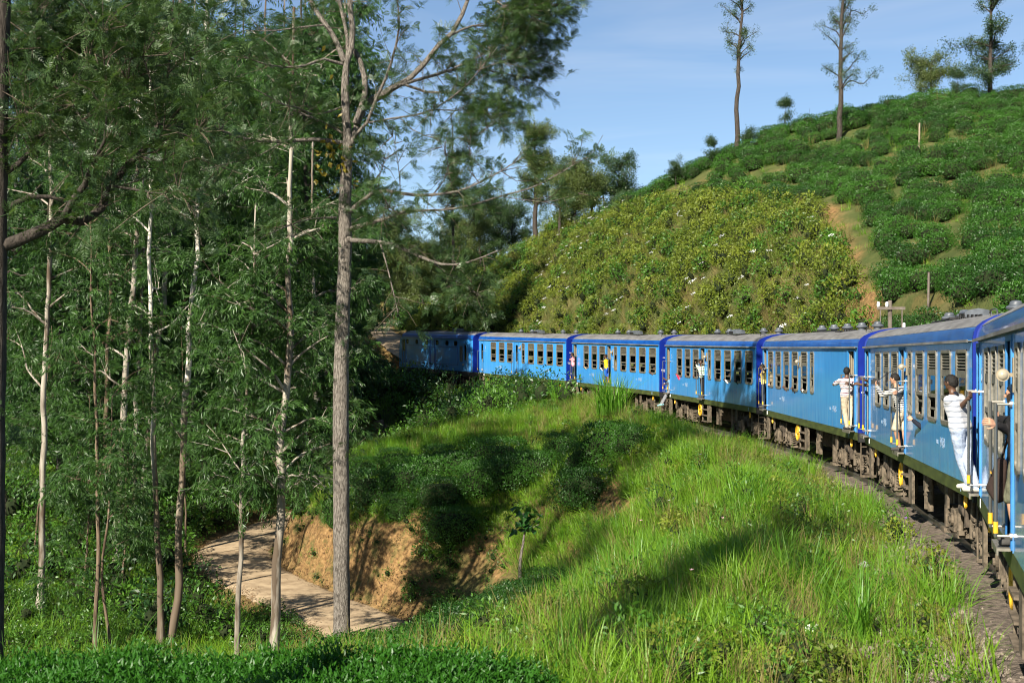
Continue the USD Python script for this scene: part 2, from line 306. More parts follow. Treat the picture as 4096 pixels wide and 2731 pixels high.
_grav = np.clip(.9 - (np.abs(OFF + .3) - 2.2) / .6 + (_nz - .5) * 3.0, 0, 1) * (OFF < 3.5)
E_R = RegularGridInterpolator((xs, ys), _earth, bounds_error=False, fill_value=0.0)
nx, ny = X.shape
_i = (np.arange(nx - 1)[:, None] * ny + np.arange(ny - 1)[None]).ravel()
_F = np.vstack([np.stack([_i, _i + ny, _i + ny + 1], 1), np.stack([_i, _i + ny + 1, _i + 1], 1)])
_g = usdkit.mesh(stage, fresh(W, 'ground'), (np.stack([X, Y, Z], -1).reshape(-1, 3), _F), W + '/Looks/ground', True)
UsdGeom.PrimvarsAPI(_g).CreatePrimvar('zone', Sdf.ValueTypeNames.Color3fArray, 'vertex').Set(Vt.Vec3fArray.FromNumpy(np.ascontiguousarray(np.stack([_earth, _grav, 0 * _nz], -1).reshape(-1, 3).astype(np.float32))))
tag(W + '/ground', kind='structure')
def road_strip(name, R, w, lift):
    t = np.gradient(R[:, :2], axis=0); t /= np.linalg.norm(t, axis=1, keepdims=True); n = np.stack([t[:, 1], -t[:, 0]], 1); k = np.linspace(-1, 1, 9); rows = []
    jl = (meshkit.noise(np.stack([R[:, 0], R[:, 1], 0 * R[:, 0]], 1) * 1.4, 3) - .5) * .35; jr = (meshkit.noise(np.stack([R[:, 0], R[:, 1], 0 * R[:, 0] + 9], 1) * 1.4, 4) - .5) * .35
    for q in k:
        xy = R[:, :2] + n * (q * w / 2 + (jl if q < 0 else jr) * abs(q))[:, None]
        rows.append(np.column_stack([xy, R[:, 2] + lift - .03 * q * q - (.10 if abs(q) == 1 else 0)]))
    V = np.stack(rows, 1); m, c = V.shape[:2]; i = (np.arange(m - 1)[:, None] * c + np.arange(c - 1)[None]).ravel()
    F = np.vstack([np.stack([i, i + 1, i + c + 1], 1), np.stack([i, i + c + 1, i + c], 1)])
    return solo(name, (V.reshape(-1, 3), F), 'concrete_road', kind='structure', smooth=40)
road_strip('road', RP, 3.8, .05); road_strip('upper_road', RP2, 3.2, .05)
def sweep_profile(prof, s0, s1, closed=False):
    """A cross-section (offset, height above rail) carried along the line."""
    k = (TS > s0) & (TS < s1); P, T, Zr = TRACK[k], _td[k], TZ[k]; N = np.stack([T[:, 1], -T[:, 0]], 1); prof = np.asarray(prof, float)
    V = np.stack([np.column_stack([P + N * o, Zr + h]) for o, h in prof], 1); m, c = V.shape[:2]; cc = c if closed else c - 1
    i = np.arange(m - 1)[:, None] * c; j = np.arange(cc)[None]; jn = (j + 1) % c
    q = np.stack([i + j, i + jn, i + c + jn, i + c + j], -1).reshape(-1, 4)
    return trimesh.Trimesh(V.reshape(-1, 3), np.vstack([q[:, [0, 1, 2]], q[:, [0, 2, 3]]]), process=False)
solo('ballast_bed', sweep_profile([(-2.7, -.52), (-2.2, -.36), (-1.8, -.19), (-1.3, -.138), (1.3, -.138), (1.9, -.2), (2.6, -.42)], -26, 150), 'ballast', kind='structure', smooth=True)
# ------------------------------------------------------------------ the train
usdkit.material(stage, W + '/Looks/blue_paint', {'tc': ('texture_coordinate', {}), 'm1': ('mapping', {'scale': (3.0, 3.0, .35)}), 'm2': ('mapping', {'scale': (5.0, 5.0, .22)}), 'n1': ('noise_texture', {'scale': 1.6, 'detail': 6.0, 'roughness': .6}), 'n2': ('noise_texture', {'scale': 2.2, 'detail': 7.0, 'roughness': .7}),
    'r1': ('rgb_ramp', {'ramp': [(0, (.018, .165, .46)), (.3, (.021, .18, .48)), (.75, (.05, .27, .59)), (1, (.06, .285, .60))]}), 's': ('separate_xyz', {}), 'g': ('map_range', {'from_min': 1.3, 'from_max': 2.15, 'to_min': .6, 'to_max': .08, 'clamp': True}), 'k': ('map_range', {'from_min': .42, 'from_max': .72, 'clamp': True}), 'f': ('math', {'math_type': 'multiply'}),
    'mx': ('mix', {'color2': (.13, .125, .10)}), 'ro': ('map_range', {'from_min': 0, 'from_max': 1, 'to_min': .28, 'to_max': .6}), 'p': ('principled_bsdf', {'specular_ior_level': .5, 'coat_weight': .7, 'coat_roughness': .06}), 'bn': ('noise_texture', {'scale': 1.1, 'detail': 1.0}), 'bu': ('bump', {'strength': .12, 'distance': .03})},
    [('tc.object', 'm1.vector'), ('tc.object', 'm2.vector'), ('m1.vector', 'n1.vector'), ('m2.vector', 'n2.vector'), ('n1.fac', 'r1.fac'), ('tc.object', 's.vector'), ('s.z', 'g.value'), ('n2.fac', 'k.value'), ('g.result', 'f.value1'), ('k.result', 'f.value2'), ('f.value', 'mx.fac'), ('r1.color', 'mx.color1'),
     ('mx.color', 'p.base_color'), ('f.value', 'ro.value'), ('ro.result', 'p.roughness'), ('tc.object', 'bn.vector'), ('bn.fac', 'bu.height'), ('bu.normal', 'p.normal'), ('bu.normal', 'p.coat_normal')], surface='p.BSDF')
mat('door_frame_blue', (.014, .10, .27), .5, .3, col2=(.03, .16, .36), scale=3)
mat('dark_blue_paint', (.002, .012, .15), .4, .4, coat=.2, col2=(.003, .018, .20), scale=2.0)
mat('cantrail_blue', (.002, .040, .20), .35, .5, coat=.4, col2=(.005, .07, .29), scale=2.0, stretch=(3, 1, 1))
mat('roof_grey', (.085, .08, .075), .65, .35, col2=(.17, .165, .16), scale=1.4, stretch=(3.5, .8, 1), bump=(8, .15, .01), detail=7.0)
mat('solebar_olive', (.026, .034, .012), .5, .4, col2=(.06, .075, .02), scale=2.5, stretch=(1, 1, 3))
mat('window_metal', (.095, .088, .07), .45, .4, metal=.2, col2=(.16, .148, .12), scale=9)
mat('bright_metal', (.30, .28, .24), .42, .5, metal=.8)
mat('steel_rail', (.16, .16, .15), .33, .5, metal=.8)
mat('running_gear', (.016, .013, .010), .85, .25, col2=(.085, .066, .048), scale=5, bump=(30, .4, .01), detail=6.0)
mat('gear_dust', (.05, .04, .028), .9, .2, col2=(.145, .115, .082), scale=7, bump=(40, .35, .01))
mat('black_paint', (.012, .012, .012), .6, .4)
mat('rubber', (.015, .015, .016), .75, .3)
mat('yellow_paint', (.50, .28, .012), .45, .5, col2=(.55, .30, .02), scale=14)
mat('cream_paint', (.24, .20, .14), .6, .2, col2=(.18, .15, .10), scale=4)
mat('vent_grey', (.045, .052, .062), .5, .4, col2=(.085, .095, .11), scale=5)
mat('white_paint', (.55, .56, .56), .5, .4)
mat('pale_letter', (.20, .27, .36), .6, .3)
mat('seat_green', (.03, .07, .06), .7, .3)
mat('lamp_lens', (.28, .25, .19), .15, .6, coat=.5)
mat('sleeper_wood', (.07, .055, .045), .9, .2, col2=(.14, .12, .10), scale=4)
usdkit.material(stage, W + '/Looks/window_glass', {'t': ('transparent_bsdf', {'color': (.80, .84, .82)}), 'g': ('glossy_bsdf', {'color': (.9, .95, 1), 'roughness': .03}), 'f': ('fresnel', {'IOR': 1.55}), 'm': ('mix_closure', {})},
    [('f.fac', 'm.fac'), ('t.BSDF', 'm.closure1'), ('g.BSDF', 'm.closure2')], surface='m.closure')

def rrect(y0, y1, z0, z1, r):
    return sbox(y0 + r, z0 + r, y1 - r, z1 - r).buffer(r, quad_segs=4)
def plate(poly, x0, th):
    """A polygon in (y, z) as a plate from x0 to x0 + th."""
    m = trimesh.creation.extrude_polygon(poly, th, engine='earcut'); v = m.vertices
    return trimesh.Trimesh(np.column_stack([v[:, 2] + x0, v[:, 0], v[:, 1]]), m.faces, process=False)
def endplate(poly, y0, th):
    """A polygon in (x, z) as a plate from y0 to y0 + th."""
    m = trimesh.creation.extrude_polygon(poly, th, engine='earcut'); v = m.vertices
    return trimesh.Trimesh(np.column_stack([v[:, 0], y0 + th - v[:, 2], v[:, 1]]), m.faces, process=False)
ROOF = [(0, 3.65), (.02, 3.76), (.07, 3.85), (.16, 3.925), (.34, 4.01), (.62, 4.085), (.98, 4.135), (1.4, 4.15)]
ROOF = ROOF + [(CW - x, z) for x, z in ROOF[-2::-1]]
def roof_piece(i0, i1, y0, y1, lift=0.0):
    o = np.array(ROOF[i0:i1 + 1]); c = np.array([1.4, 2.4]); r = o - c; o = o + r / np.linalg.norm(r, axis=1, keepdims=True) * lift
    inn = np.array(ROOF[i0:i1 + 1]) - r / np.linalg.norm(r, axis=1, keepdims=True) * .05
    return endplate(Polygon(np.vstack([o, inn[::-1]])), y0, y1 - y0)
def inst_text(txt, h, x, y, z, face, matn, parent, name='lettering', depth=.004, bold=True):
    m = meshkit.text_mesh(txt, h, depth, bold); v = m.vertices
    if face == 'rear': V = np.column_stack([x + v[:, 0], y - v[:, 2], z + v[:, 1]])          # read from behind
    else: V = np.column_stack([x - v[:, 2], y - v[:, 0], z + v[:, 1]])                       # read from the left side
    return part(parent, name, trimesh.Trimesh(V, m.faces, process=False), matn)

WIN_A = [(10.65, 11.55), (9.25, 10.15), (7.92, 8.82), (6.02, 6.48), (4.60, 5.50), (3.22, 4.12), (1.86, 2.76), (.48, 1.38)]
WIN_B = [(11.68, 12.57), (10.30, 11.20), (8.93, 9.83), (7.56, 8.46), (6.18, 7.08), (5.27, 5.76)]
DOOR_A = [(12.80, 13.44), (6.98, 7.62)]
DOOR_B = [(12.90, 13.50), (.42, 1.10)]
WZ0, WZ1, DZ0, DZ1 = 2.16, 3.49, 1.34, 3.52
def window(t, y0, y1, k, full=True):
    """Frame let into the side, louvre above, fixed pane, transom, and a lower light whose sash is up."""
    sg = -1 if full else 1; xo = -.022 if full else CW - .03
    out, inn = rrect(y0, y1, WZ0, WZ1, .1), rrect(y0 + .055, y1 - .055, WZ0 + .07, WZ1 - .055, .06)
    w = part(t, 'window', plate(out.difference(inn), xo, .052), 'window_metal')
    a, b = y0 + .05, y1 - .05; x = 0.0 if full else CW - .02
    part(w, 'pane', bx(x + .006, x + .012, a, b, 2.68, 3.02), 'window_glass')
    if not full:
        part(w, 'transom', bx(x, x + .03, a, b, 2.62, 2.68), 'window_metal'); return
    for i in range(6):
        z = 3.15 + i * .052
        m = bx(-.004, .05, a, b, -.006, .006); m.apply_transform(trimesh.transformations.rotation_matrix(-.6, [0, 1, 0])); m.apply_translation([0, 0, z + .02])
        part(w, 'slat', m, 'window_metal')
    part(w, 'louvre_rail', bx(-.012, .03, a, b, 3.02, 3.14), 'window_metal')
    part(w, 'transom', bx(-.014, .03, a, b, 2.615, 2.68), 'window_metal')
    part(w, 'sash_bar', bx(.012, .032, a, b, 2.48 - .1 * (k % 2), 2.52 - .1 * (k % 2)), 'window_metal')
    part(w, 'guide', bx(.0, .03, a + .015, a + .05, WZ0 + .05, 2.612), 'window_metal'); part(w, 'guide', bx(.0, .03, b - .05, b - .015, WZ0 + .05, 2.612), 'window_metal')
    part(w, 'sill', cat_([cyl((.01, (a + b) / 2, WZ0 + .055), 'y', .028, b - a - .1, 8), rodm((-.012, a + .01, WZ0 + .06), (-.012, a + .01, WZ0 + .22), .02, 6)]), 'bright_metal')
def doorway(t, y0, y1, is_open=True, rails=True):
    d = part(t, 'doorway', plate(sbox(y0 - .09, DZ0 - .02, y1 + .09, DZ1 + .06).difference(sbox(y0, DZ0, y1, DZ1)), -.022, .05), 'door_frame_blue')
    part(d, 'footplate', cat_([bx(-.16, .1, y0 - .05, y1 + .05, DZ0 - .035, DZ0 - .005), bx(-.16, -.14, y0 - .05, y1 + .05, DZ0 - .08, DZ0 - .035)]), 'window_metal')
    for y in (y0 - .10, y1 + .10) if rails else ():
        h = part(d, 'handrail', rodm((-.17, y, 1.46), (-.17, y, 2.86), .02, 8), 'steel_rail')
        for z in (1.47, 2.85): part(h, 'rail_bracket', cat_([rodm((-.17, y, z), (.0, y, z), .014, 6), cyl((-.02, y, z), 'x', .035, .03, 8)]), 'bright_metal')
        part(h, 'yellow_sleeve', rodm((-.17, y, 1.50), (-.17, y, 1.62), .026, 8), 'yellow_paint')
    if is_open:
        part(d, 'door', cat_([bx(.10, .72, y1 - .01, y1 + .03, DZ0, DZ1 - .02)]), 'cream_paint')
        part(d, 'door_post', bx(.06, .09, y1 - .05, y1 - .012, DZ0, DZ1), 'cream_paint'); part(d, 'door_post', bx(.06, .09, y0, y0 + .04, DZ0, DZ1), 'cream_paint')
def vent(t, y):
    v = part(t, 'roof_ventilator', (lambda m: (m.apply_translation([1.4, y, 4.14]), m)[1])(lathe([(.001, 0), (.11, 0), (.11, .08), (.16, .09), (.18, .12), (.165, .15), (.14, .165), (.12, .17), (.12, .175), (.001, .175)], 16)), 'vent_grey', 35)
    part(v, 'cowl', (lambda m: (m.apply_translation([1.4, y, 4.14]), m)[1])(lathe([(.115, .175), (.115, .20), (.10, .235), (.06, .255), (.001, .26)], 14)), 'vent_grey', 35)
def bogie(t, yc):
    b = part(t, 'bogie', cat_([bx(.42, .52, yc - 1.65, yc + 1.65, .62, .80), bx(CW - .52, CW - .42, yc - 1.65, yc + 1.65, .62, .80), bx(.42, CW - .42, yc - .25, yc + .25, .58, .86),
                               bx(.30, .44, yc - .32, yc + .32, .42, .90), bx(.34, .44, yc - 1.75, yc - 1.6, .35, .85), bx(.34, .44, yc + 1.6, yc + 1.75, .35, .85)]), 'running_gear')
    for y in (yc - 1.05, yc + 1.05):
        part(b, 'wheel', (lambda m: (m.apply_transform(trimesh.transformations.rotation_matrix(math.pi / 2, [0, 1, 0])), m.apply_translation([.62, y, .42]), m)[2])(lathe([(.001, .06), (.12, .07), (.14, .03), (.34, .03), (.36, .07), (.42, .07), (.42, -.04), (.45, -.045), (.45, -.07), (.001, -.07)], 24)), 'running_gear', 35)
        part(b, 'wheel', (lambda m: (m.apply_transform(trimesh.transformations.rotation_matrix(-math.pi / 2, [0, 1, 0])), m.apply_translation([CW - .62, y, .42]), m)[2])(lathe([(.001, .06), (.42, .07), (.42, -.04), (.45, -.045), (.45, -.07), (.001, -.07)], 20)), 'running_gear', 35)
        part(b, 'axle', cyl((CW / 2, y, .42), 'x', .075, 1.6, 10), 'running_gear')
        part(b, 'axle_box', cat_([bx(.20, .46, y - .17, y + .17, .30, .62), cyl((.19, y, .44), 'x', .12, .06, 14), cyl((.15, y, .44), 'x', .06, .05, 10), bx(.18, .46, y - .24, y + .24, .24, .30)]), 'gear_dust')
        for s in (-1, 1):
            zz = np.linspace(.22, .62, 60); a = zz * 2 * math.pi / .075
            part(b, 'coil_spring', cat_([tube(np.column_stack([.31 + .09 * np.cos(a), y + s * .38 + .09 * np.sin(a), zz]), .02, 5), bx(.2, .42, y + s * .38 - .11, y + s * .38 + .11, .16, .22), bx(.2, .42, y + s * .38 - .12, y + s * .38 + .12, .62, .67)]), 'gear_dust')
    part(b, 'damper', cat_([rodm((.24, yc + .55, .30), (.24, yc + .55, .62), .055, 10), rodm((.24, yc + .55, .6), (.24, yc + .55, .95), .035, 8), bx(.2, .3, yc + .48, yc + .62, .22, .30)]), 'gear_dust')
    part(b, 'damper', cat_([rodm((.24, yc - .5, .30), (.24, yc - .5, .62), .055, 10), rodm((.24, yc - .5, .6), (.24, yc - .5, .95), .035, 8)]), 'gear_dust')
    part(b, 'brake_cylinder', cat_([cyl((.28, yc + .1, .72), 'y', .14, .34, 14), bx(.18, .36, yc - .2, yc - .08, .45, .95)]), 'running_gear')
    part(b, 'hanger', plate(Polygon([(yc + 1.25, 1.08), (yc + 1.05, 1.08), (yc + 1.12, .62), (yc + 1.28, .62)]), .12, .04), 'gear_dust')
def underframe(t, L, front_steps=True):
    part(t, 'solebar', bx(.0, .08, 0, L, 1.08, 1.298), 'solebar_olive'); part(t, 'solebar', bx(CW - .08, CW, 0, L, 1.08, 1.298), 'solebar_olive')
    part(t, 'underfloor', bx(.08, CW - .08, .05, L - .05, 1.12, 1.27), 'black_paint')
    part(t, 'jacking_mark', bx(-.004, .0, 1.0, 1.05, 1.12, 1.25), 'pale_letter')
    part(t, 'data_plate', bx(-.006, .0, L - 1.0, L - .82, 1.14, 1.27), 'white_paint')
    bogie(t, 1.75); bogie(t, 11.0)
    part(t, 'step_ladder', cat_([bx(.05, .09, 6.75, 6.80, .28, 1.08), bx(.05, .09, 7.5, 7.55, .28, 1.08)] + [bx(.0, .16, 6.8, 7.5, z, z + .03) for z in (.3, .56, .82)]), 'gear_dust')
    part(t, 'step_panel', cat_([bx(.04, .10, 6.28, 6.62, .32, 1.08), plate(Polygon([(6.62, 1.08), (6.8, 1.08), (6.62, .75)]), .05, .03)]), 'gear_dust')
    for y in (6.02, 5.60):
        part(t, 'air_pipe', cat_([rodm((.3, y, .25), (.3, y, 1.08), .06, 12), cyl((.3, y, .55), 'z', .072, .03, 12), cyl((.3, y, .9), 'z', .072, .03, 12)]), 'gear_dust')
    part(t, 'valve_box', bx(.1, .26, 5.1, 5.28, .7, 1.08), 'gear_dust'); part(t, 'valve_box', bx(.12, .2, 4.92, 5.02, .82, 1.08), 'gear_dust')
    part(t, 'equipment_post', cat_([bx(.3, .42, 4.0, 4.12, .15, 1.08), bx(.25, .5, 3.9, 4.22, .05, .13)]), 'gear_dust')
    part(t, 'fuel_tank', cyl((1.2, 6.2, .68), 'y', .38, 3.6, 20), 'running_gear')
    part(t, 'handbrake_wheel', cat_([(lambda m: (m.apply_transform(trimesh.transformations.rotation_matrix(math.pi / 2, [0, 1, 0])), m.apply_translation([.08, 7.95, .78]), m)[2])(trimesh.creation.torus(.25, .028, 24, 8)),
        rodm((.08, 7.95, .53), (.08, 7.95, 1.03), .02, 6), rodm((.08, 7.70, .78), (.08, 8.20, .78), .02, 6), cyl((.08, 7.95, .78), 'x', .06, .06, 10)]), 'yellow_paint')
    for y in (1.12, 12.3):
        part(t, 'yellow_ring', (lambda m: (m.apply_transform(trimesh.transformations.rotation_matrix(math.pi / 2, [0, 1, 0])), m.apply_scale([1, .7, 1]), m.apply_translation([.1, y, .95]), m)[3])(trimesh.creation.torus(.11, .02, 16, 6)), 'yellow_paint')
    for y, n in ((-.02, 'end_ladder'), ):
        part(t, n, cat_([rodm((.06, y, .1), (.06, y, 1.3), .018, 6), rodm((.50, y, .1), (.50, y, 1.3), .018, 6)] + [rodm((.06, y, z), (.50, y, z), .016, 6) for z in (.14, .40, .66, .92)] + [bx(.04, .52, y - .05, y + .05, .10, .13)]), 'gear_dust')
    if front_steps:
        part(t, 'end_steps', cat_([bx(.04, .10, L - .95, L - .62, .25, 1.08), bx(.02, .2, L - .62, L - .05, .55, .58), bx(.02, .2, L - .62, L - .05, .83, .86), bx(.04, .10, L - .08, L - .03, .3, 1.08), plate(Polygon([(L - .62, 1.08), (L - .4, 1.08), (L - .62, .8)]), .05, .03)]), 'gear_dust')
    part(t, 'coupler', cat_([bx(1.25, 1.55, -.55, .1, .78, 1.02), cyl((1.4, -.5, .9), 'z', .14, .3, 10)]), 'running_gear')
def shell(t, L, wins, doors, right_wins):
    holes = [rrect(a + .02, b - .02, WZ0 + .02, WZ1 - .02, .09) for a, b in wins] + [sbox(a, DZ0, b, DZ1) for a, b in doors]
    side = sbox(0, 1.30, L, 3.65)
    for h in holes: side = side.difference(h)
    part(t, 'side_wall', plate(side, 0, .03), 'blue_paint')
    part(t, 'lining', plate(side.buffer(-.004), .031, .02), 'cream_paint')
    other = sbox(0, 1.30, L, 3.65)
    for a, b in right_wins: other = other.difference(rrect(a + .02, b - .02, WZ0 + .02, WZ1 - .02, .09))
    part(t, 'side_wall', plate(other, CW - .03, .03), 'blue_paint')
    for y in [doors[0][0] - .14, doors[1][0] - .12]: part(t, 'panel_joint', bx(-.006, 0, y - .012, y + .012, 1.3, 3.6), 'blue_paint')
    part(t, 'cantrail', roof_piece(0, 2, .0, L), 'cantrail_blue', 40); part(t, 'cantrail', roof_piece(12, 14, .0, L), 'cantrail_blue', 40)
    part(t, 'roof', roof_piece(2, 12, .0, L, .006), 'roof_grey', 40)
    part(t, 'gutter', cat_([bx(-.075, .01, .12, L - .1, 3.615, 3.63), bx(-.08, -.065, .12, L - .1, 3.60, 3.645)]), 'roof_grey'); part(t, 'gutter', bx(CW - .01, CW + .07, .12, L - .1, 3.615, 3.63), 'roof_grey')
    part(t, 'floor', bx(.05, CW - .05, .05, L - .05, 1.30, 1.335), 'running_gear')
    endp = Polygon([(-.015, 1.08), (-.015, 3.64)] + [(1.4 + (x - 1.4) * 1.012, z + .012) for x, z in ROOF] + [(CW + .015, 3.64), (CW + .015, 1.08)])
    part(t, 'end_wall', endplate(endp.intersection(sbox(-1, 1.30, 4, 5)), -.03, .07), 'dark_blue_paint')
    part(t, 'end_wall', endplate(endp.intersection(sbox(-1, 1.30, 4, 5)), L - .04, .07), 'dark_blue_paint')
    part(t, 'headstock', endplate(sbox(-.012, 1.05, CW + .012, 1.298), -.05, .10), 'black_paint')
    part(t, 'gangway', cat_([bx(.85, 1.95, -.42, -.03, 1.25, 3.25)] + [bx(.80, 2.0, -.06 - .09 * i, -.03 - .09 * i, 1.22, 3.29) for i in range(5)]), 'rubber')
    for z in (3.82, 3.28, 2.70, 2.19, 1.60):
        part(t, 'hand_iron', cat_([rodm((.30, -.03, z), (.30, -.24, z), .014, 6), rodm((.34, -.03, z), (.72, -.05, z + .01), .012, 6), trimesh.creation.icosphere(2, .032).apply_translation([.30, -.25, z])]), 'steel_rail')
    part(t, 'jumper_cable', tube(smooth_path([(.36, -.06, 2.52), (.42, -.22, 2.40), (.52, -.25, 2.1), (.60, -.2, 1.75), (.62, -.15, 1.45)], .08), .022, 6), 'rubber')
    part(t, 'jumper_socket', cat_([bx(.30, .40, -.12, -.03, 2.48, 2.62), cyl((.35, -.14, 2.50), 'y', .035, .08, 8)]), 'vent_grey')
    inst_text('PASSENGER', .052, .15, -.031, 2.97, 'rear', 'white_paint', t)
    inst_text('BROADCAST', .045, .06, -.031, 2.375, 'rear', 'white_paint', t); inst_text('CONNECTION', .045, .09, -.031, 2.30, 'rear', 'white_paint', t)
    inst_text('MULTIPLE', .045, .20, -.031, 1.71, 'rear', 'white_paint', t); inst_text('08.02.', .042, .12, -.031, 1.33, 'rear', 'pale_letter', t)
    # seats stand with their backs to the windows' pillars
    for y in np.arange(.9, L - 1.6, 1.37):
        if not any(a - .3 < y < b + .3 for a, b in doors):
            part(t, 'seat', cat_([bx(.10, 1.05, y - .05, y + .03, 1.34, 2.32), bx(.10, 1.05, y - .40, y + .38, 1.72, 1.80)]), 'seat_green'); part(t, 'seat', bx(1.75, CW - .1, y - .05, y + .03, 1.34, 2.32), 'seat_green')
def carriage_kind(name, L, wins, doors, vents, box_y, lamp_y, open_doors=True):
    t = kind_of(name)
    shell(t, L, wins, doors, [w for w in wins if w[1] - w[0] > .6])
    for k, (a, b) in enumerate(wins): window(t, a, b, k)
    for a, b in wins:
        if b - a > .6: window(t, a, b, 0, False)
    for a, b in doors: doorway(t, a, b, open_doors)
    if not open_doors:
        for a, b in doors:
            fr = rrect(a + .14, b - .14, 2.25, 3.35, .06)
            d = part(t, 'door', plate(sbox(a + .01, DZ0, b - .01, DZ1).difference(fr), .005, .04), 'blue_paint'); part(d, 'pane', plate(fr, .02, .006), 'window_glass'); part(d, 'door_handle', rodm((-.04, a + .1, 2.1), (-.04, a + .1, 2.3), .015, 6), 'bright_metal')
    for y in vents: vent(t, y)
    if box_y:
        prof = Polygon([(1.13, 4.17), (1.13, 4.29), (1.2, 4.34), (1.4, 4.375), (1.6, 4.34), (1.67, 4.29), (1.67, 4.17)])
        v = part(t, 'box_ventilator', endplate(prof.buffer(.001), box_y - .30, .6), 'vent_grey')
        part(v, 'grille', cat_([bx(1.115, 1.13, box_y - .26, box_y + .26, z - .02, z + .005) for z in (4.2, 4.235, 4.27)]), 'black_paint')
    c = part(t, 'roof_conduit', tube(smooth_path([(.62, 4.3, 4.12), (.66, 5.6, 4.14), (.9, 7.5, 4.16), (1.1, 10.2, 4.17)], .3), .022, 6), 'rubber')
    part(c, 'clip', cat_([bx(.5 + .07 * k, .52 + .07 * k, 4.1 - .25 * k / 6, 4.13, 4.08, 4.17) for k in range(7)] + [bx(.4, .95, 4.15, 4.2, 4.08 , 4.125)]), 'rubber')
    part(t, 'lifting_hoop', tube(smooth_path([(.42, .25, 4.02), (.42, .3, 4.13), (.42, .75, 4.13), (.42, .8, 4.02)], .06), .015, 6), 'steel_rail')
    lm = part(t, 'side_lamp', cat_([cyl((-.12, lamp_y, 3.16), 'y', .066, .05, 18), cyl((-.12, lamp_y + .06, 3.16), 'y', .045, .1, 12), bx(-.11, .0, lamp_y + .04, lamp_y + .10, 3.14, 3.18), bx(-.02, .0, lamp_y, lamp_y + .13, 2.98, 3.34)]), 'cream_paint', 35)
    part(lm, 'lens', (lambda m: (m.apply_transform(trimesh.transformations.rotation_matrix(math.pi / 2, [1, 0, 0])), m.apply_translation([-.12, lamp_y - .025, 3.16]), m)[2])(lathe([(.052, 0), (.046, .014), (.025, .026), (.001, .03)], 16)), 'lamp_lens', True)
    inst_text('948', .17, -.001, 10.2, 1.74, 'side', 'pale_letter', t); inst_text('S11', .07, -.001, 10.55, 1.78, 'side', 'pale_letter', t)
    inst_text('948', .17, -.001, 2.9, 1.74, 'side', 'pale_letter', t); inst_text('S11', .07, -.001, 3.25, 1.78, 'side', 'pale_letter', t)
    inst_text('3', .2, -.001, doors[0][0] - .2, 3.0, 'side', 'pale_letter', t)
    underframe(t, L)
    return t
LA = 13.69
K_OPEN = carriage_kind('passenger_carriage', LA, WIN_A, DOOR_A, (9.6, 7.85, 3.25, 1.45), 6.75, 6.62)
K_SHUT = carriage_kind('closed_carriage', LA, WIN_A, DOOR_A, (9.6, 7.85, 3.25, 1.45), 6.75, 6.62, False)
K_GUARD = carriage_kind('guard_carriage', LA, WIN_B, DOOR_B, (10.13, 8.4, 6.64, 4.9, 3.16), None, 7.2)
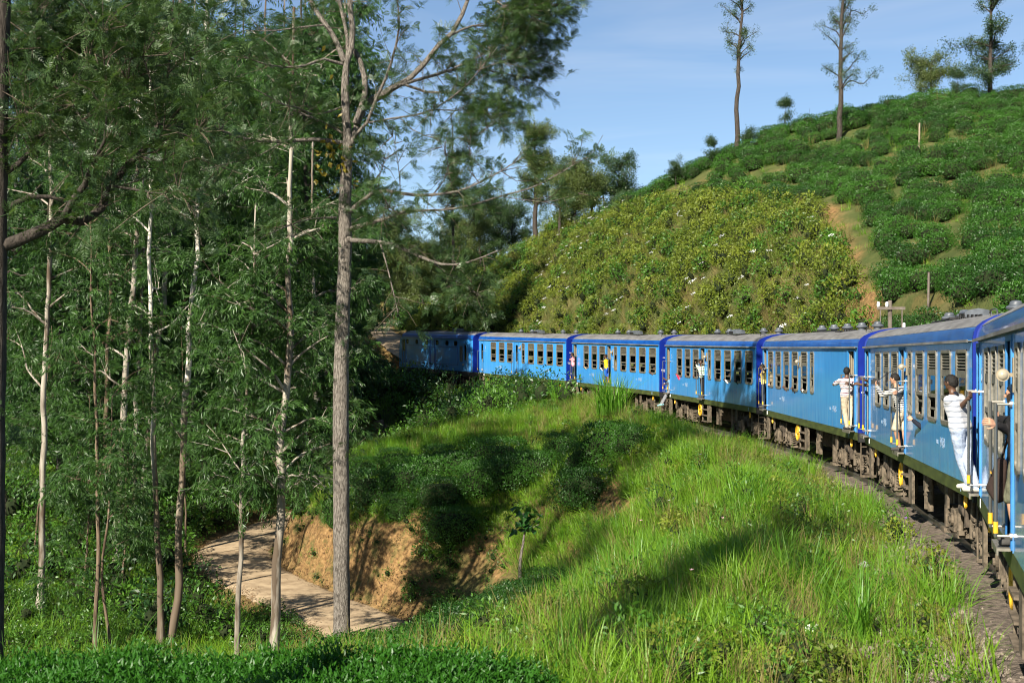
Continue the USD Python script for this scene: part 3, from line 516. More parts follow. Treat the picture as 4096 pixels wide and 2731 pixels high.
def loco_kind():
    L = 11.25; t = kind_of('locomotive')
    ports = [(9.74, 10.16), (8.27, 8.70), (6.48, 6.98), (5.0, 5.45), (3.34, 3.85), (2.08, 2.58)]
    ports = [(9.72, 10.05), (8.20, 8.54), (6.62, 6.98), (5.02, 5.40), (3.55, 3.95), (2.28, 2.68)]
    holes = [rrect(a, b, 3.14, 3.45, .1) for a, b in ports] + [rrect(1.50, 1.86, 2.0, 3.1, .12), rrect(.9, 1.22, 2.1, 3.2, .1), sbox(10.3, 2.6, 10.62, 3.45)]
    side = Polygon([(0, 1.3), (0, 3.65), (10.75, 3.65), (11.1, 3.45), (11.25, 2.7), (11.25, 1.3)])
    for h in holes: side = side.difference(h)
    part(t, 'side_wall', plate(side, 0, .04), 'blue_paint'); part(t, 'side_wall', plate(Polygon([(0, 1.3), (0, 3.65), (10.75, 3.65), (11.1, 3.45), (11.25, 2.7), (11.25, 1.3)]), CW - .04, .04), 'blue_paint')
    part(t, 'engine_room', bx(.3, CW - .3, .6, 10.6, 1.35, 3.6), 'black_paint')
    for a, b in ports:
        w = part(t, 'porthole', plate(rrect(a - .02, b + .02, 3.12, 3.47, .11).difference(rrect(a + .02, b - .02, 3.16, 3.43, .09)), -.015, .04), 'rubber'); part(w, 'pane', bx(.012, .018, a, b, 3.15, 3.44), 'window_glass')
    part(t, 'panel', cat_([bx(-.02, .0, 6.35, 10.1, z, z + .03) for z in (1.72, 3.03)] + [bx(-.02, 0, 2.15, 5.45, z, z + .03) for z in (1.72, 3.0)] + [bx(-.02, 0, y, y + .03, 1.75, 3.0) for y in (6.35, 10.07, 5.42, 2.15)]), 'cantrail_blue')
    part(t, 'equipment_door', cat_([bx(-.03, .0, 5.55, 5.6, 1.35, 3.5), bx(-.03, .0, 6.2, 6.25, 1.35, 3.5), bx(-.03, 0, 5.6, 6.2, 2.95, 3.0)]), 'cantrail_blue')
    w = part(t, 'window', plate(rrect(1.48, 1.88, 1.98, 3.12, .12).difference(rrect(1.53, 1.83, 2.03, 3.07, .1)), -.02, .05), 'window_metal'); part(w, 'pane', bx(.012, .018, 1.5, 1.86, 2.0, 3.1), 'cream_paint')
    part(w, 'slat', cat_([bx(-.01, .01, 1.53, 1.83, z, z + .025) for z in np.arange(2.82, 3.06, .05)]), 'window_metal')
    d = part(t, 'door', plate(sbox(.55, 1.36, 1.28, 3.5).difference(rrect(.9, 1.22, 2.1, 3.2, .1)), -.05, .05), 'blue_paint'); part(d, 'pane', bx(-.03, -.02, .9, 1.22, 2.1, 3.2), 'window_glass'); part(d, 'hood', bx(-.16, 0, .85, 1.45, 3.28, 3.32), 'blue_paint')
    part(t, 'door', cat_([plate(sbox(.08, 1.36, .5, 3.5).difference(rrect(.14, .44, 2.2, 3.35, .08)), -.03, .03)]), 'blue_paint')
    for y in (.52, .04): part(t, 'handrail', rodm((-.14, y, 1.4), (-.14, y, 2.7), .018, 6), 'steel_rail')
    part(t, 'cab_door', cat_([bx(-.03, 0, 10.25, 10.3, 1.35, 3.5), bx(-.03, 0, 10.62, 10.67, 1.35, 3.5), bx(-.03, 0, 10.3, 10.62, 2.55, 2.6)]), 'window_metal'); part(t, 'cab_glass', bx(.0, .008, 10.3, 10.62, 2.6, 3.45), 'window_glass')
    part(t, 'marker_lamp', cyl((-.06, 1.3, 1.8), 'y', .07, .12, 12), 'lamp_lens')
    part(t, 'nose', plate(Polygon([(10.72, 3.68), (11.12, 3.46), (11.3, 2.7), (11.3, 1.3), (11.2, 1.3), (11.2, 2.7), (11.03, 3.4), (10.68, 3.6)]), .02, CW - .04), 'dark_blue_paint')
    part(t, 'windscreen', plate(Polygon([(11.14, 3.36), (11.27, 2.8), (11.30, 2.8), (11.17, 3.36)]), .25, CW - .5), 'window_glass')
    part(t, 'cantrail', roof_piece(0, 3, 0, 10.8), 'cantrail_blue', 40); part(t, 'cantrail', roof_piece(11, 14, 0, 10.8), 'cantrail_blue', 40); part(t, 'roof', roof_piece(3, 11, 0, 10.75, .006), 'roof_grey', 40)
    part(t, 'roof_hatch', cat_([bx(.8, 2.0, 1.5, 3.4, 4.13, 4.2)]), 'vent_grey'); part(t, 'roof_grille', bx(.7, 2.1, 7.2, 9.0, 4.13, 4.23), 'black_paint'); part(t, 'exhaust', cat_([bx(1.0, 1.6, 4.0, 4.7, 4.13, 4.4), cyl((.98, 4.35, 4.28), 'x', .1, .06, 12)]), 'vent_grey')
    part(t, 'gutter', bx(-.07, .01, .05, 10.7, 3.615, 3.635), 'cantrail_blue')
    endp = Polygon([(-.015, 1.30), (-.015, 3.64)] + [(1.4 + (x - 1.4) * 1.012, z + .012) for x, z in ROOF] + [(CW + .015, 3.64), (CW + .015, 1.30)])
    part(t, 'end_wall', endplate(endp, -.03, .07), 'dark_blue_paint'); part(t, 'headstock', cat_([bx(0, CW, -.04, .08, 1.02, 1.30), bx(0, CW, 11.1, 11.35, .8, 1.30)]), 'black_paint')
    part(t, 'jumper_cable', tube(smooth_path([(.5, -.06, 2.5), (.55, -.25, 2.2), (.7, -.3, 1.9), (.8, -.15, 1.8)], .08), .03, 6), 'rubber')
    part(t, 'solebar', cat_([bx(0, .08, 0, 11.2, 1.02, 1.298), bx(CW - .08, CW, 0, 11.2, 1.02, 1.298), bx(.08, CW - .08, .05, 11.1, 1.1, 1.27)]), 'black_paint')
    part(t, 'buffer', cat_([cyl((.55, 11.55, 1.0), 'y', .08, .4, 10), cyl((.55, 11.78, 1.0), 'y', .24, .05, 16)]), 'running_gear'); part(t, 'buffer', cat_([cyl((2.25, 11.55, 1.0), 'y', .08, .4, 10), cyl((2.25, 11.78, 1.0), 'y', .24, .05, 16)]), 'running_gear')
    bogie(t, 2.3); bogie(t, 8.9)
    part(t, 'step_ladder', cat_([bx(.05, .09, .15, .2, .2, 1.1), bx(.05, .09, .6, .65, .2, 1.1)] + [bx(0, .16, .2, .6, z, z + .03) for z in (.25, .55, .85)]), 'gear_dust')
    return t
K_LOCO = loco_kind()
CARM = []
_lab = ['nearest carriage of the blue train, a black bag hanging out of its doorway', 'blue carriage with a photographer and a dark sleeved arm leaning out', 'blue carriage with a long blank side and a man in stripes at its rear door',
        'blue carriage with a red sleeve at a window and someone sitting on its step', 'blue carriage with a man in yellow standing in its middle door', 'blue carriage with shut doors coupled behind the locomotive', 'dark blue locomotive with six portholes at the head of the train']
for i, (a, b, sa, sb) in enumerate(CARS):
    a, b = np.array(a), np.array(b); L = np.linalg.norm(b - a); t = (b - a) / L; n = np.array([t[1], -t[0]]); za, zb = float(zrail(sa)), float(zrail(sb))
    M = np.eye(4); M[:3, 0] = [n[0], n[1], 0]; M[:3, 1] = [t[0], t[1], (zb - za) / L]; M[:3, 2] = [0, 0, 1]; M[:3, 3] = [a[0], a[1], za]; CARM.append(M)
    src = K_LOCO if i == 6 else K_GUARD if i == 2 else K_SHUT if i == 5 else K_OPEN
    copy_of(src, 'locomotive' if i == 6 else 'railway_carriage', _lab[i], 'locomotive' if i == 6 else 'train carriage', None if i == 6 else 'carriages of the blue train', mat=M)
tr = thing('railway_track', 'single railway track lying under the blue train', 'railway track')
for o in (-.838, .838):
    part(tr, 'rail', sweep_profile([(o - .035, 0), (o + .035, 0), (o + .035, -.04), (o + .012, -.05), (o + .012, -.13), (o + .06, -.15), (o - .06, -.15), (o - .012, -.13), (o - .012, -.05), (o - .035, -.04)], -24, 140, True), 'steel_rail')
_sl = []
for s in np.arange(-20, 138, .65):
    i = np.argmin(np.abs(TS - s)); m = bx(-1.35, 1.35, -.12, .12, -.2, -.145); T = np.eye(4); n = np.array([_td[i, 1], -_td[i, 0]]); T[:2, 0] = n; T[:2, 1] = _td[i]; T[:3, 3] = [*TRACK[i], TZ[i]]; m.apply_transform(T); _sl.append(m)
part(tr, 'sleepers', cat_(_sl), 'sleeper_wood', kind='stuff')
# ------------------------------------------------------------------ plants: materials and building blocks
leaf_mat('tea_leaf', (.014, .05, .006), (.045, .135, .011), (.12, .26, .022), .28, .45, .3)
leaf_mat('hedge_leaf', (.016, .07, .007), (.06, .20, .014), (.20, .40, .028), .38, .42, .35)
leaf_mat('eucalypt_leaf', (.025, .065, .014), (.065, .145, .026), (.15, .24, .05), .35, .42, .4)
leaf_mat('dark_leaf', (.011, .038, .008), (.036, .095, .014), (.11, .20, .032), .32, .42, .4)
leaf_mat('silver_oak_leaf', (.036, .072, .022), (.075, .122, .040), (.14, .175, .065), .32, .42, .45)
leaf_mat('silver_oak_dark', (.022, .050, .016), (.055, .098, .028), (.12, .16, .055), .35, .42, .4)
leaf_mat('pale_leaf', (.065, .095, .026), (.12, .155, .04), (.19, .22, .07), .35, .45, .4)
leaf_mat('scrub_leaf', (.08, .12, .013), (.20, .235, .026), (.32, .27, .06), .35, .5, .3)
leaf_mat('weed_leaf', (.035, .10, .011), (.09, .20, .02), (.18, .29, .035), .35, .42, .4)
leaf_mat('grass_blade', (.085, .185, .012), (.20, .345, .022), (.37, .42, .06), .42, .45, .35)
leaf_mat('tall_grass_blade', (.06, .16, .014), (.13, .29, .024), (.26, .39, .05), .42, .4, .4)
leaf_mat('dry_grass', (.13, .12, .04), (.25, .20, .075), (.36, .27, .12), .35, .6, .2)
leaf_mat('broad_leaf', (.015, .06, .010), (.03, .10, .014), (.05, .13, .02), .3, .34, .5)
leaf_mat('autumn_leaf', (.10, .10, .01), (.30, .16, .015), (.30, .05, .02), .35, .45, .4)
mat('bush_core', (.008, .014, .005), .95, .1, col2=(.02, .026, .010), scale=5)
mat('twig', (.045, .035, .025), .9, .2, col2=(.12, .095, .07), scale=20)
mat('grey_bark', (.085, .072, .06), .95, .15, col2=(.26, .23, .195), scale=7, stretch=(5, 5, 1.1), bump=(11, 1.0, .09), detail=9.0, lo=.40, hi=.62)
mat('dark_bark', (.022, .018, .015), .95, .2, col2=(.07, .058, .048), scale=5, stretch=(5, 5, 1), bump=(9, 1.0, .04), detail=8.0)
mat('gum_bark', (.075, .055, .038), .9, .15, col2=(.28, .25, .205), scale=1.1, stretch=(2.2, 2.2, .35), bump=(8, .5, .02), lo=.42, hi=.56, detail=8.0)
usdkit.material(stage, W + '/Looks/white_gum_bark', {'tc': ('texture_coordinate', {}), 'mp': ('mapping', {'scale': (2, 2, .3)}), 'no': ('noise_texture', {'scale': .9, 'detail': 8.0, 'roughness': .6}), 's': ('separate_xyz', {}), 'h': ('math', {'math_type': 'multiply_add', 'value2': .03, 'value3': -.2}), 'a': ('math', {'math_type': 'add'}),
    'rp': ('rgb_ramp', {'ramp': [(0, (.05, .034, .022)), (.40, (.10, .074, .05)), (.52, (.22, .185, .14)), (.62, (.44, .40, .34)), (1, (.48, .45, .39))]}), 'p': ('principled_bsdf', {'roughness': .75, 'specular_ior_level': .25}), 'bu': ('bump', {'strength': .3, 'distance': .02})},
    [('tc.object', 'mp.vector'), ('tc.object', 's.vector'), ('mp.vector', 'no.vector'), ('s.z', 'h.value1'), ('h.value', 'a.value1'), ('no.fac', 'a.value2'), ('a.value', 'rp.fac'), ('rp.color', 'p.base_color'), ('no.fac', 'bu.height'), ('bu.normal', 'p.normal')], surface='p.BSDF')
mat('brown_bark', (.055, .037, .024), .95, .15, col2=(.17, .125, .085), scale=2.2, stretch=(4, 4, .5), bump=(9, .9, .03), detail=8.0)

def unit(a): return a / np.maximum(np.linalg.norm(a, axis=-1, keepdims=True), 1e-9)
def leaves(P, D, L, Wd, up=(0, 0, 1), roll=.6, rng=RNG, curl=0.0, fold=False):
    """One pointed leaf per point: P base, D axis; two triangles (four if folded along the midrib)."""
    n = len(P); D = unit(D); S = unit(np.cross(D, np.broadcast_to(up, D.shape)) + rng.normal(0, 1, (n, 3)) * roll); S = unit(S - D * (S * D).sum(1, keepdims=True)); N = np.cross(S, D)
    L = np.broadcast_to(L, n)[:, None]; Wd = np.broadcast_to(Wd, n)[:, None]; m = P + D * L * .42 + N * L * curl; tip = P + D * L - N * L * curl
    if not fold:
        V = np.stack([P, m + S * Wd / 2, tip, m - S * Wd / 2], 1).reshape(-1, 3); i = np.arange(n)[:, None] * 4
        return trimesh.Trimesh(V, np.vstack([i + [0, 1, 2], i + [0, 2, 3]]), process=False)
    mid = m - N * Wd * .22; V = np.stack([P, m + S * Wd / 2, tip, m - S * Wd / 2, mid], 1).reshape(-1, 3); i = np.arange(n)[:, None] * 5
    return trimesh.Trimesh(V, np.vstack([i + [0, 1, 4], i + [1, 2, 4], i + [0, 4, 3], i + [4, 2, 3]]), process=False)
def rdir(n, rng=RNG): return unit(rng.normal(0, 1, (n, 3)))
def blades(n, r, h0, h1, w, lean, rng, seg=3):
    a = rng.uniform(0, 2 * np.pi, n); rr = r * np.sqrt(rng.uniform(0, 1, n)); b = np.stack([rr * np.cos(a), rr * np.sin(a), 0 * a - .03], 1)
    da = a + rng.normal(0, .9, n); out = np.stack([np.cos(da), np.sin(da), 0 * da], 1); side = np.stack([-np.sin(da), np.cos(da), 0 * da], 1)
    h = rng.uniform(h0, h1, n)[:, None]; ln = np.abs(rng.normal(lean, lean * .6, n))[:, None]; rows = []
    for k in range(seg + 1):
        t = k / seg; c = b + np.array([0, 0, 1.]) * h * (t - .30 * ln * t * t) + out * h * ln * t * t; ww = w * (1 - t) ** .7 if k < seg else 0
        rows += [c + side * ww / 2, c - side * ww / 2] if k < seg else [c]
    V = np.stack(rows, 1); m = V.shape[1]; i = np.arange(n)[:, None] * m; F = []
    for k in range(seg - 1): o = 2 * k; F += [i + [o, o + 1, o + 3], i + [o, o + 3, o + 2]]
    o = 2 * (seg - 1); F.append(i + [o, o + 1, o + 2])
    return trimesh.Trimesh(V.reshape(-1, 3), np.vstack(F), process=False)
def blob(rx, ry, rz, seed, sub=3, amp=.3, freq=1.6):
    m = trimesh.creation.icosphere(subdivisions=sub); v = m.vertices; k = 1 + amp * 2 * (meshkit.fbm(v * freq + seed * 7.3, 3, seed) - .5)
    return trimesh.Trimesh(v * k[:, None] * [rx, ry, rz], m.faces, process=False)
def bush_leaves(n, rx, ry, rz, seed, L, Wd, flat=0.0, base=0.0, fold=False, upness=.5):
    rng = np.random.default_rng(seed); d = rdir(n * 2, rng); d = d[d[:, 2] > -.55][:n]; k = 1 + .36 * 2 * (meshkit.fbm(d * 1.6 + seed * 7.3, 3, seed) - .5)
    P = d * (k * rng.uniform(.72, 1.05, len(d)))[:, None] * [rx, ry, rz]
    if flat: P[:, 2] = np.minimum(P[:, 2], rz * (flat + .10 * rng.normal(0, 1, len(P)) * .6))
    P[:, 2] += base; tg = np.cross(d, rdir(len(d), rng))
    return leaves(P, unit(tg) * .9 + d * .4 + np.array([0, 0, upness * .5]), L * rng.uniform(.7, 1.2, len(P)), Wd * rng.uniform(.8, 1.25, len(P)), up=d, roll=.5, rng=rng, fold=fold)
def xf(m, loc=(0, 0, 0), rz=0.0, s=1.0, tilt=0.0):
    m = m.copy(); T = trimesh.transformations.compose_matrix(scale=[s] * 3, angles=[tilt, 0, rz], translate=loc); m.apply_transform(T); return m

# ---- kinds for scattering
def euc_sprig(seed, n=15):
    rng = np.random.default_rng(seed); t = np.linspace(.1, 1, n); a = t * 9 + rng.uniform(0, 6)
    stem = np.stack([.55 * t, .06 * np.sin(t * 5), -.28 * t * t], 1); P = stem + rng.normal(0, .03, (n, 3))
    D = np.stack([.35 + 0 * t, .75 * np.sin(a), -1.0 + .5 * np.cos(a)], 1)
    return cat_([leaves(P, D, rng.uniform(.13, .22, n), rng.uniform(.026, .042, n), roll=.7, rng=rng, curl=.06), tube(np.vstack([[0, 0, 0], stem[::4]]), [.006] * (1 + len(stem[::4])), 3, False)])
def frond(rng, L, pairs, pl, pw):
    t = np.linspace(.18, 1, pairs); c = np.stack([L * t, 0 * t, -.35 * L * t * t], 1); P, D = [], []
    for s in (-1, 1): P.append(c); D.append(np.stack([.75 + 0 * t, s * (1 + 0 * t), .10 + 0 * t], 1))
    P, D = np.vstack(P), np.vstack(D) + rng.normal(0, .12, (2 * pairs, 3)); ll = np.tile(pl * np.sin(np.pi * (.25 + .7 * t)), 2)
    return leaves(P, D, ll, pw, roll=.12, rng=rng)
def oak_sprig(seed, n=5, L=.26):
    rng = np.random.default_rng(seed); out = [tube([(0, 0, 0), (.12, 0, .03), (.22, 0, .02)], [.006, .005, .003], 3, False)]
    for k in range(n):
        f = frond(rng, L * rng.uniform(.75, 1.2), 7, .085, .019); out.append(f.apply_transform(trimesh.transformations.compose_matrix(angles=[rng.normal(0, .5), rng.normal(.1, .35), rng.normal(0, 1.0)], translate=[.05 + .035 * k, 0, .02])))
    return cat_(out)
def clump(seed, n=26, r=.3, L=.13, Wd=.05):
    rng = np.random.default_rng(seed); d = rdir(n, rng); return leaves(d * rng.uniform(.3, 1, (n, 1)) * r, d + rng.normal(0, .9, (n, 3)) - [0, 0, .2], L * rng.uniform(.6, 1.3, n), Wd * rng.uniform(.7, 1.2, n), roll=.8, rng=rng)
def kmesh(name, mesh, matn):
    p = fresh(KINDS, name); usdkit.mesh(stage, p, mesh, W + '/Looks/' + matn); return p
def kgroup(name, *pairs):
    p = kind_of(name)
    for nm, m, mt in pairs: part(p, nm, m, mt)
    return p
K_EUC = [kmesh('gum_sprig', euc_sprig(s), 'eucalypt_leaf') for s in (1, 2, 3)]
K_EUCD = [kmesh('dark_sprig', euc_sprig(s, 18), 'dark_leaf') for s in (4, 5, 6)]
K_OAK = [kmesh('oak_sprig', oak_sprig(s), 'silver_oak_leaf') for s in (1, 2, 3, 4)]
K_OAKD = [kmesh('oak_sprig_dark', oak_sprig(s), 'silver_oak_dark') for s in (5, 6, 7)]
K_PALE = [kmesh('pale_clump', clump(s, 30, .34), 'pale_leaf') for s in (1, 2, 3)]
K_DARK = [kmesh('dark_clump', clump(s, 30, .32), 'silver_oak_dark') for s in (4, 5, 6)]
def shrub(seed, matn, n=150, r=.5, h=.55, L=.10, Wd=.045):
    rng = np.random.default_rng(seed); st = [tube([(0, 0, -.1), (rng.normal(0, .2), rng.normal(0, .2), h), (rng.normal(0, .35), rng.normal(0, .35), h * 1.5)], [.012, .008, .003], 4, False) for _ in range(5)]
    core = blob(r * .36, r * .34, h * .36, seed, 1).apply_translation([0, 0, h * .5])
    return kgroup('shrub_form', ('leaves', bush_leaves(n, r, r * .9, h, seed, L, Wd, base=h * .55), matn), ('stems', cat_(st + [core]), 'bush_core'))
K_SCRUB = [shrub(11, 'scrub_leaf', 220, .5, .5, .12, .055), shrub(12, 'scrub_leaf', 260, .65, .5, .12, .055), shrub(13, 'weed_leaf', 220, .5, .5, .13, .06), shrub(14, 'scrub_leaf', 180, .4, .65, .10, .045)]
K_WEED = [shrub(21, 'weed_leaf', 170, .5, .5, .13, .055), shrub(22, 'weed_leaf', 150, .6, .6, .15, .05), shrub(23, 'dark_leaf', 170, .6, .7, .14, .055), shrub(24, 'weed_leaf', 130, .4, .4, .09, .05)]
K_DRY = [kmesh('dry_tuft', blades(34, .22, .5, 1.1, .016, .35, np.random.default_rng(s)), 'dry_grass') for s in (31, 32)]
K_GRASS = [kmesh('grass_tuft', blades(40, .26, .20, .58, .015, .65, np.random.default_rng(s)), 'grass_blade') for s in (41, 42, 43, 44)]
K_LAWN = [kmesh('short_tuft', blades(46, .26, .08, .24, .013, .6, np.random.default_rng(s)), 'grass_blade') for s in (51, 52)]
K_TALL = [kmesh('tall_tuft', blades(30, .22, .45, 1.15, .020, .65, np.random.default_rng(s), 4), 'tall_grass_blade') for s in (61, 62, 63)]
def flower_head(seed):
    rng = np.random.default_rng(seed); P = rng.normal(0, .09, (14, 3)) * [1, 1, .25] + [0, 0, .95]
    return kgroup('flowering_weed', ('stems', cat_([tube([(0, 0, 0), tuple(p)], [.006, .003], 3, False) for p in P[:5]]), 'scrub_leaf'), ('flowers', cat_([leaves(P + [0, 0, .01 * k], rdir(14, rng) * [1, 1, .3], .05, .05, rng=rng) for k in range(2)]), 'white_paint'), ('leaves', bush_leaves(70, .3, .3, .4, seed, .1, .04, base=.4), 'scrub_leaf'))
K_FLOWER = [flower_head(71), flower_head(72)]
def tea_kind(seed, rx, rz, n, L=.085, Wd=.034):
    p = kind_of('tea_form'); part(p, 'foliage', bush_leaves(n, rx, rx * .92, rz, seed, L, Wd, flat=.72, base=rz * .45, upness=.7), 'tea_leaf')
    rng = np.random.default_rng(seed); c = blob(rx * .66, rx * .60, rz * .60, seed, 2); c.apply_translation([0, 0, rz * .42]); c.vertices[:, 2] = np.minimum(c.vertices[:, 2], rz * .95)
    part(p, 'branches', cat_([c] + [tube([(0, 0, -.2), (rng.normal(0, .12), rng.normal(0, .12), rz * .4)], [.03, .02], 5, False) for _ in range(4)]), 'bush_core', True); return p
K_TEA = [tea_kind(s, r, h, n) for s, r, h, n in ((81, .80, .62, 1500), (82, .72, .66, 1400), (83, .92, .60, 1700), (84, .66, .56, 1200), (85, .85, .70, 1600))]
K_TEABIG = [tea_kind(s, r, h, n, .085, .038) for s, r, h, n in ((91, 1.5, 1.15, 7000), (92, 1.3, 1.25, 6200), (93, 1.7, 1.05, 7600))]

# ---- trees
def wander(P, amp, seed):
    P = np.asarray(P, float); q = np.stack([P[:, 2] * .8, 0 * P[:, 0], 0 * P[:, 0] + seed], 1)
    P = P.copy(); P[:, 0] += amp * (meshkit.fbm(q, 2, seed) - .5); P[:, 1] += amp * (meshkit.fbm(q + 5, 2, seed + 1) - .5); return P
def sprigs(tree, protos, P, D, s0, s1, seed, name='crown', jitter=.5):
    rng = np.random.default_rng(seed); P, D = np.asarray(P), np.asarray(D); n = len(P)
    az = np.arctan2(D[:, 1], D[:, 0]); el = np.arctan2(D[:, 2], np.hypot(D[:, 0], D[:, 1]))
    q = qmul(qaxis([0, 0, 1], az + rng.normal(0, jitter, n)), qmul(qaxis([0, 1, 0], -el * .6 + rng.normal(0, jitter * .6, n)), qaxis([1, 0, 0], rng.normal(0, .7, n))))
    return scatter(tree, name, protos, P, q, rng.uniform(s0, s1, n), rng.integers(0, len(protos), n))
def branch_set(trunk, heights, length, rise, seed, r0, az0=None, az_spread=math.pi, twig=5, gap=.35):
    """Side branches off a trunk polyline: (tubes, sprig points, sprig directions)."""
    rng = np.random.default_rng(seed); T, P, D = [], [], []; zt = trunk[:, 2]
    for h in heights:
        i = min(np.searchsorted(zt, h), len(trunk) - 1); o = trunk[i]; a = rng.uniform(-math.pi, math.pi) if az0 is None else az0 + rng.uniform(-az_spread, az_spread)
        Lb = length * rng.uniform(.6, 1.25); d = np.array([math.cos(a), math.sin(a), rise * rng.uniform(.4, 1.5)]); d /= np.linalg.norm(d)
        c = np.array([o, o + d * Lb * .35 + [0, 0, .06 * Lb], o + d * Lb * .7 + rng.normal(0, .10 * Lb, 3), o + d * Lb + rng.normal(0, .12 * Lb, 3) - [0, 0, .05 * Lb]]); c = smooth_path(c, max(.25, Lb / 8)); T.append(tube(c, np.linspace(r0, r0 * .2, len(c)), 5, False))
        for _ in range(twig):
            k = rng.integers(len(c) // 4, len(c)); e = unit(d * .5 + rng.normal(0, .6, 3) + [0, 0, .15]); l = Lb * rng.uniform(.18, .5); w = np.array([c[k], c[k] + e * l * .5 + [0, 0, .04 * l], c[k] + e * l]); T.append(tube(w, [r0 * .28, r0 * .2, r0 * .08], 4, False))
            m = max(2, int(l / gap * 2)); t = rng.uniform(.25, 1.05, m)[:, None]; P.append(w[0] + (w[2] - w[0]) * t + rng.normal(0, .10, (m, 3))); D.append(np.repeat(e[None], m, 0) + rng.normal(0, .5, (m, 3)))
        m = max(2, int(Lb / gap)); k = rng.integers(len(c) // 3, len(c), m); P.append(c[k] + rng.normal(0, .12, (m, 3))); D.append(np.repeat(d[None], m, 0) + rng.normal(0, .6, (m, 3)))
    return T, np.vstack(P), np.vstack(D)
def gum(name, px, d, top, r, bark, label, seed, h0=.4, nb=26, length=2.2, protos=None, group=None, s=(.8, 1.3), twig=5, rise=.5, low=0, cat='tree', density=.35):
    """A gum tree whose trunk runs through the pixels px at distance d, grown on to the height top."""
    rng = np.random.default_rng(seed); px = np.array(px, float); P = ray(px[:, 0], px[:, 1], d); P[:, 1] += np.linspace(0, rng.normal(0, .4), len(P))
    b = P[0].copy(); g = float(gz([b[0]], [b[1]])[0]); P[0] = [b[0], b[1], g - .2]
    if P[-1, 2] < g + top: u_ = unit(P[-1] - P[max(0, len(P) - 3)]); P = np.vstack([P, P[-1] + (u_ * .6 + [0, 0, .7]) * (g + top - P[-1, 2])])
    o = np.array([b[0], b[1], g]); P = wander(smooth_path(P, .6), .18, seed); P[0, :2] = b[:2]; Q = P - o; n = len(Q); z = np.clip(Q[:, 2] / top, 0, 1)
    R = r * (1 - .72 * z ** 1.1) * (1 + .5 * np.exp(-Q[:, 2] / .35)) * (1 + .10 * (meshkit.noise(np.stack([Q[:, 2] * 1.2, 0 * z, 0 * z + seed], 1), seed) - .5))
    t = thing(name, label, cat, loc=o, group=group); tk = tube(Q, R, 10)
    tk.vertices += (meshkit.fbm(tk.vertices * [9, 9, 2], 2, seed) - .5)[:, None] * r * .25 * np.array([1, 1, 0]); part(t, 'trunk', tk, bark, True)
    hs = np.sort(rng.uniform(h0 * top, top * .99, nb)); hs = np.concatenate([hs, rng.uniform(.26 if top > 12 else .12, h0, low) * top]) if low else hs
    T, SP, SD = branch_set(Q, hs, length, rise, seed + 5, r * .32, twig=twig, gap=density)
    part(t, 'branches', cat_(T), bark, kind='stuff'); sprigs(t, protos or K_EUC, SP, SD, s[0], s[1], seed + 9); return t
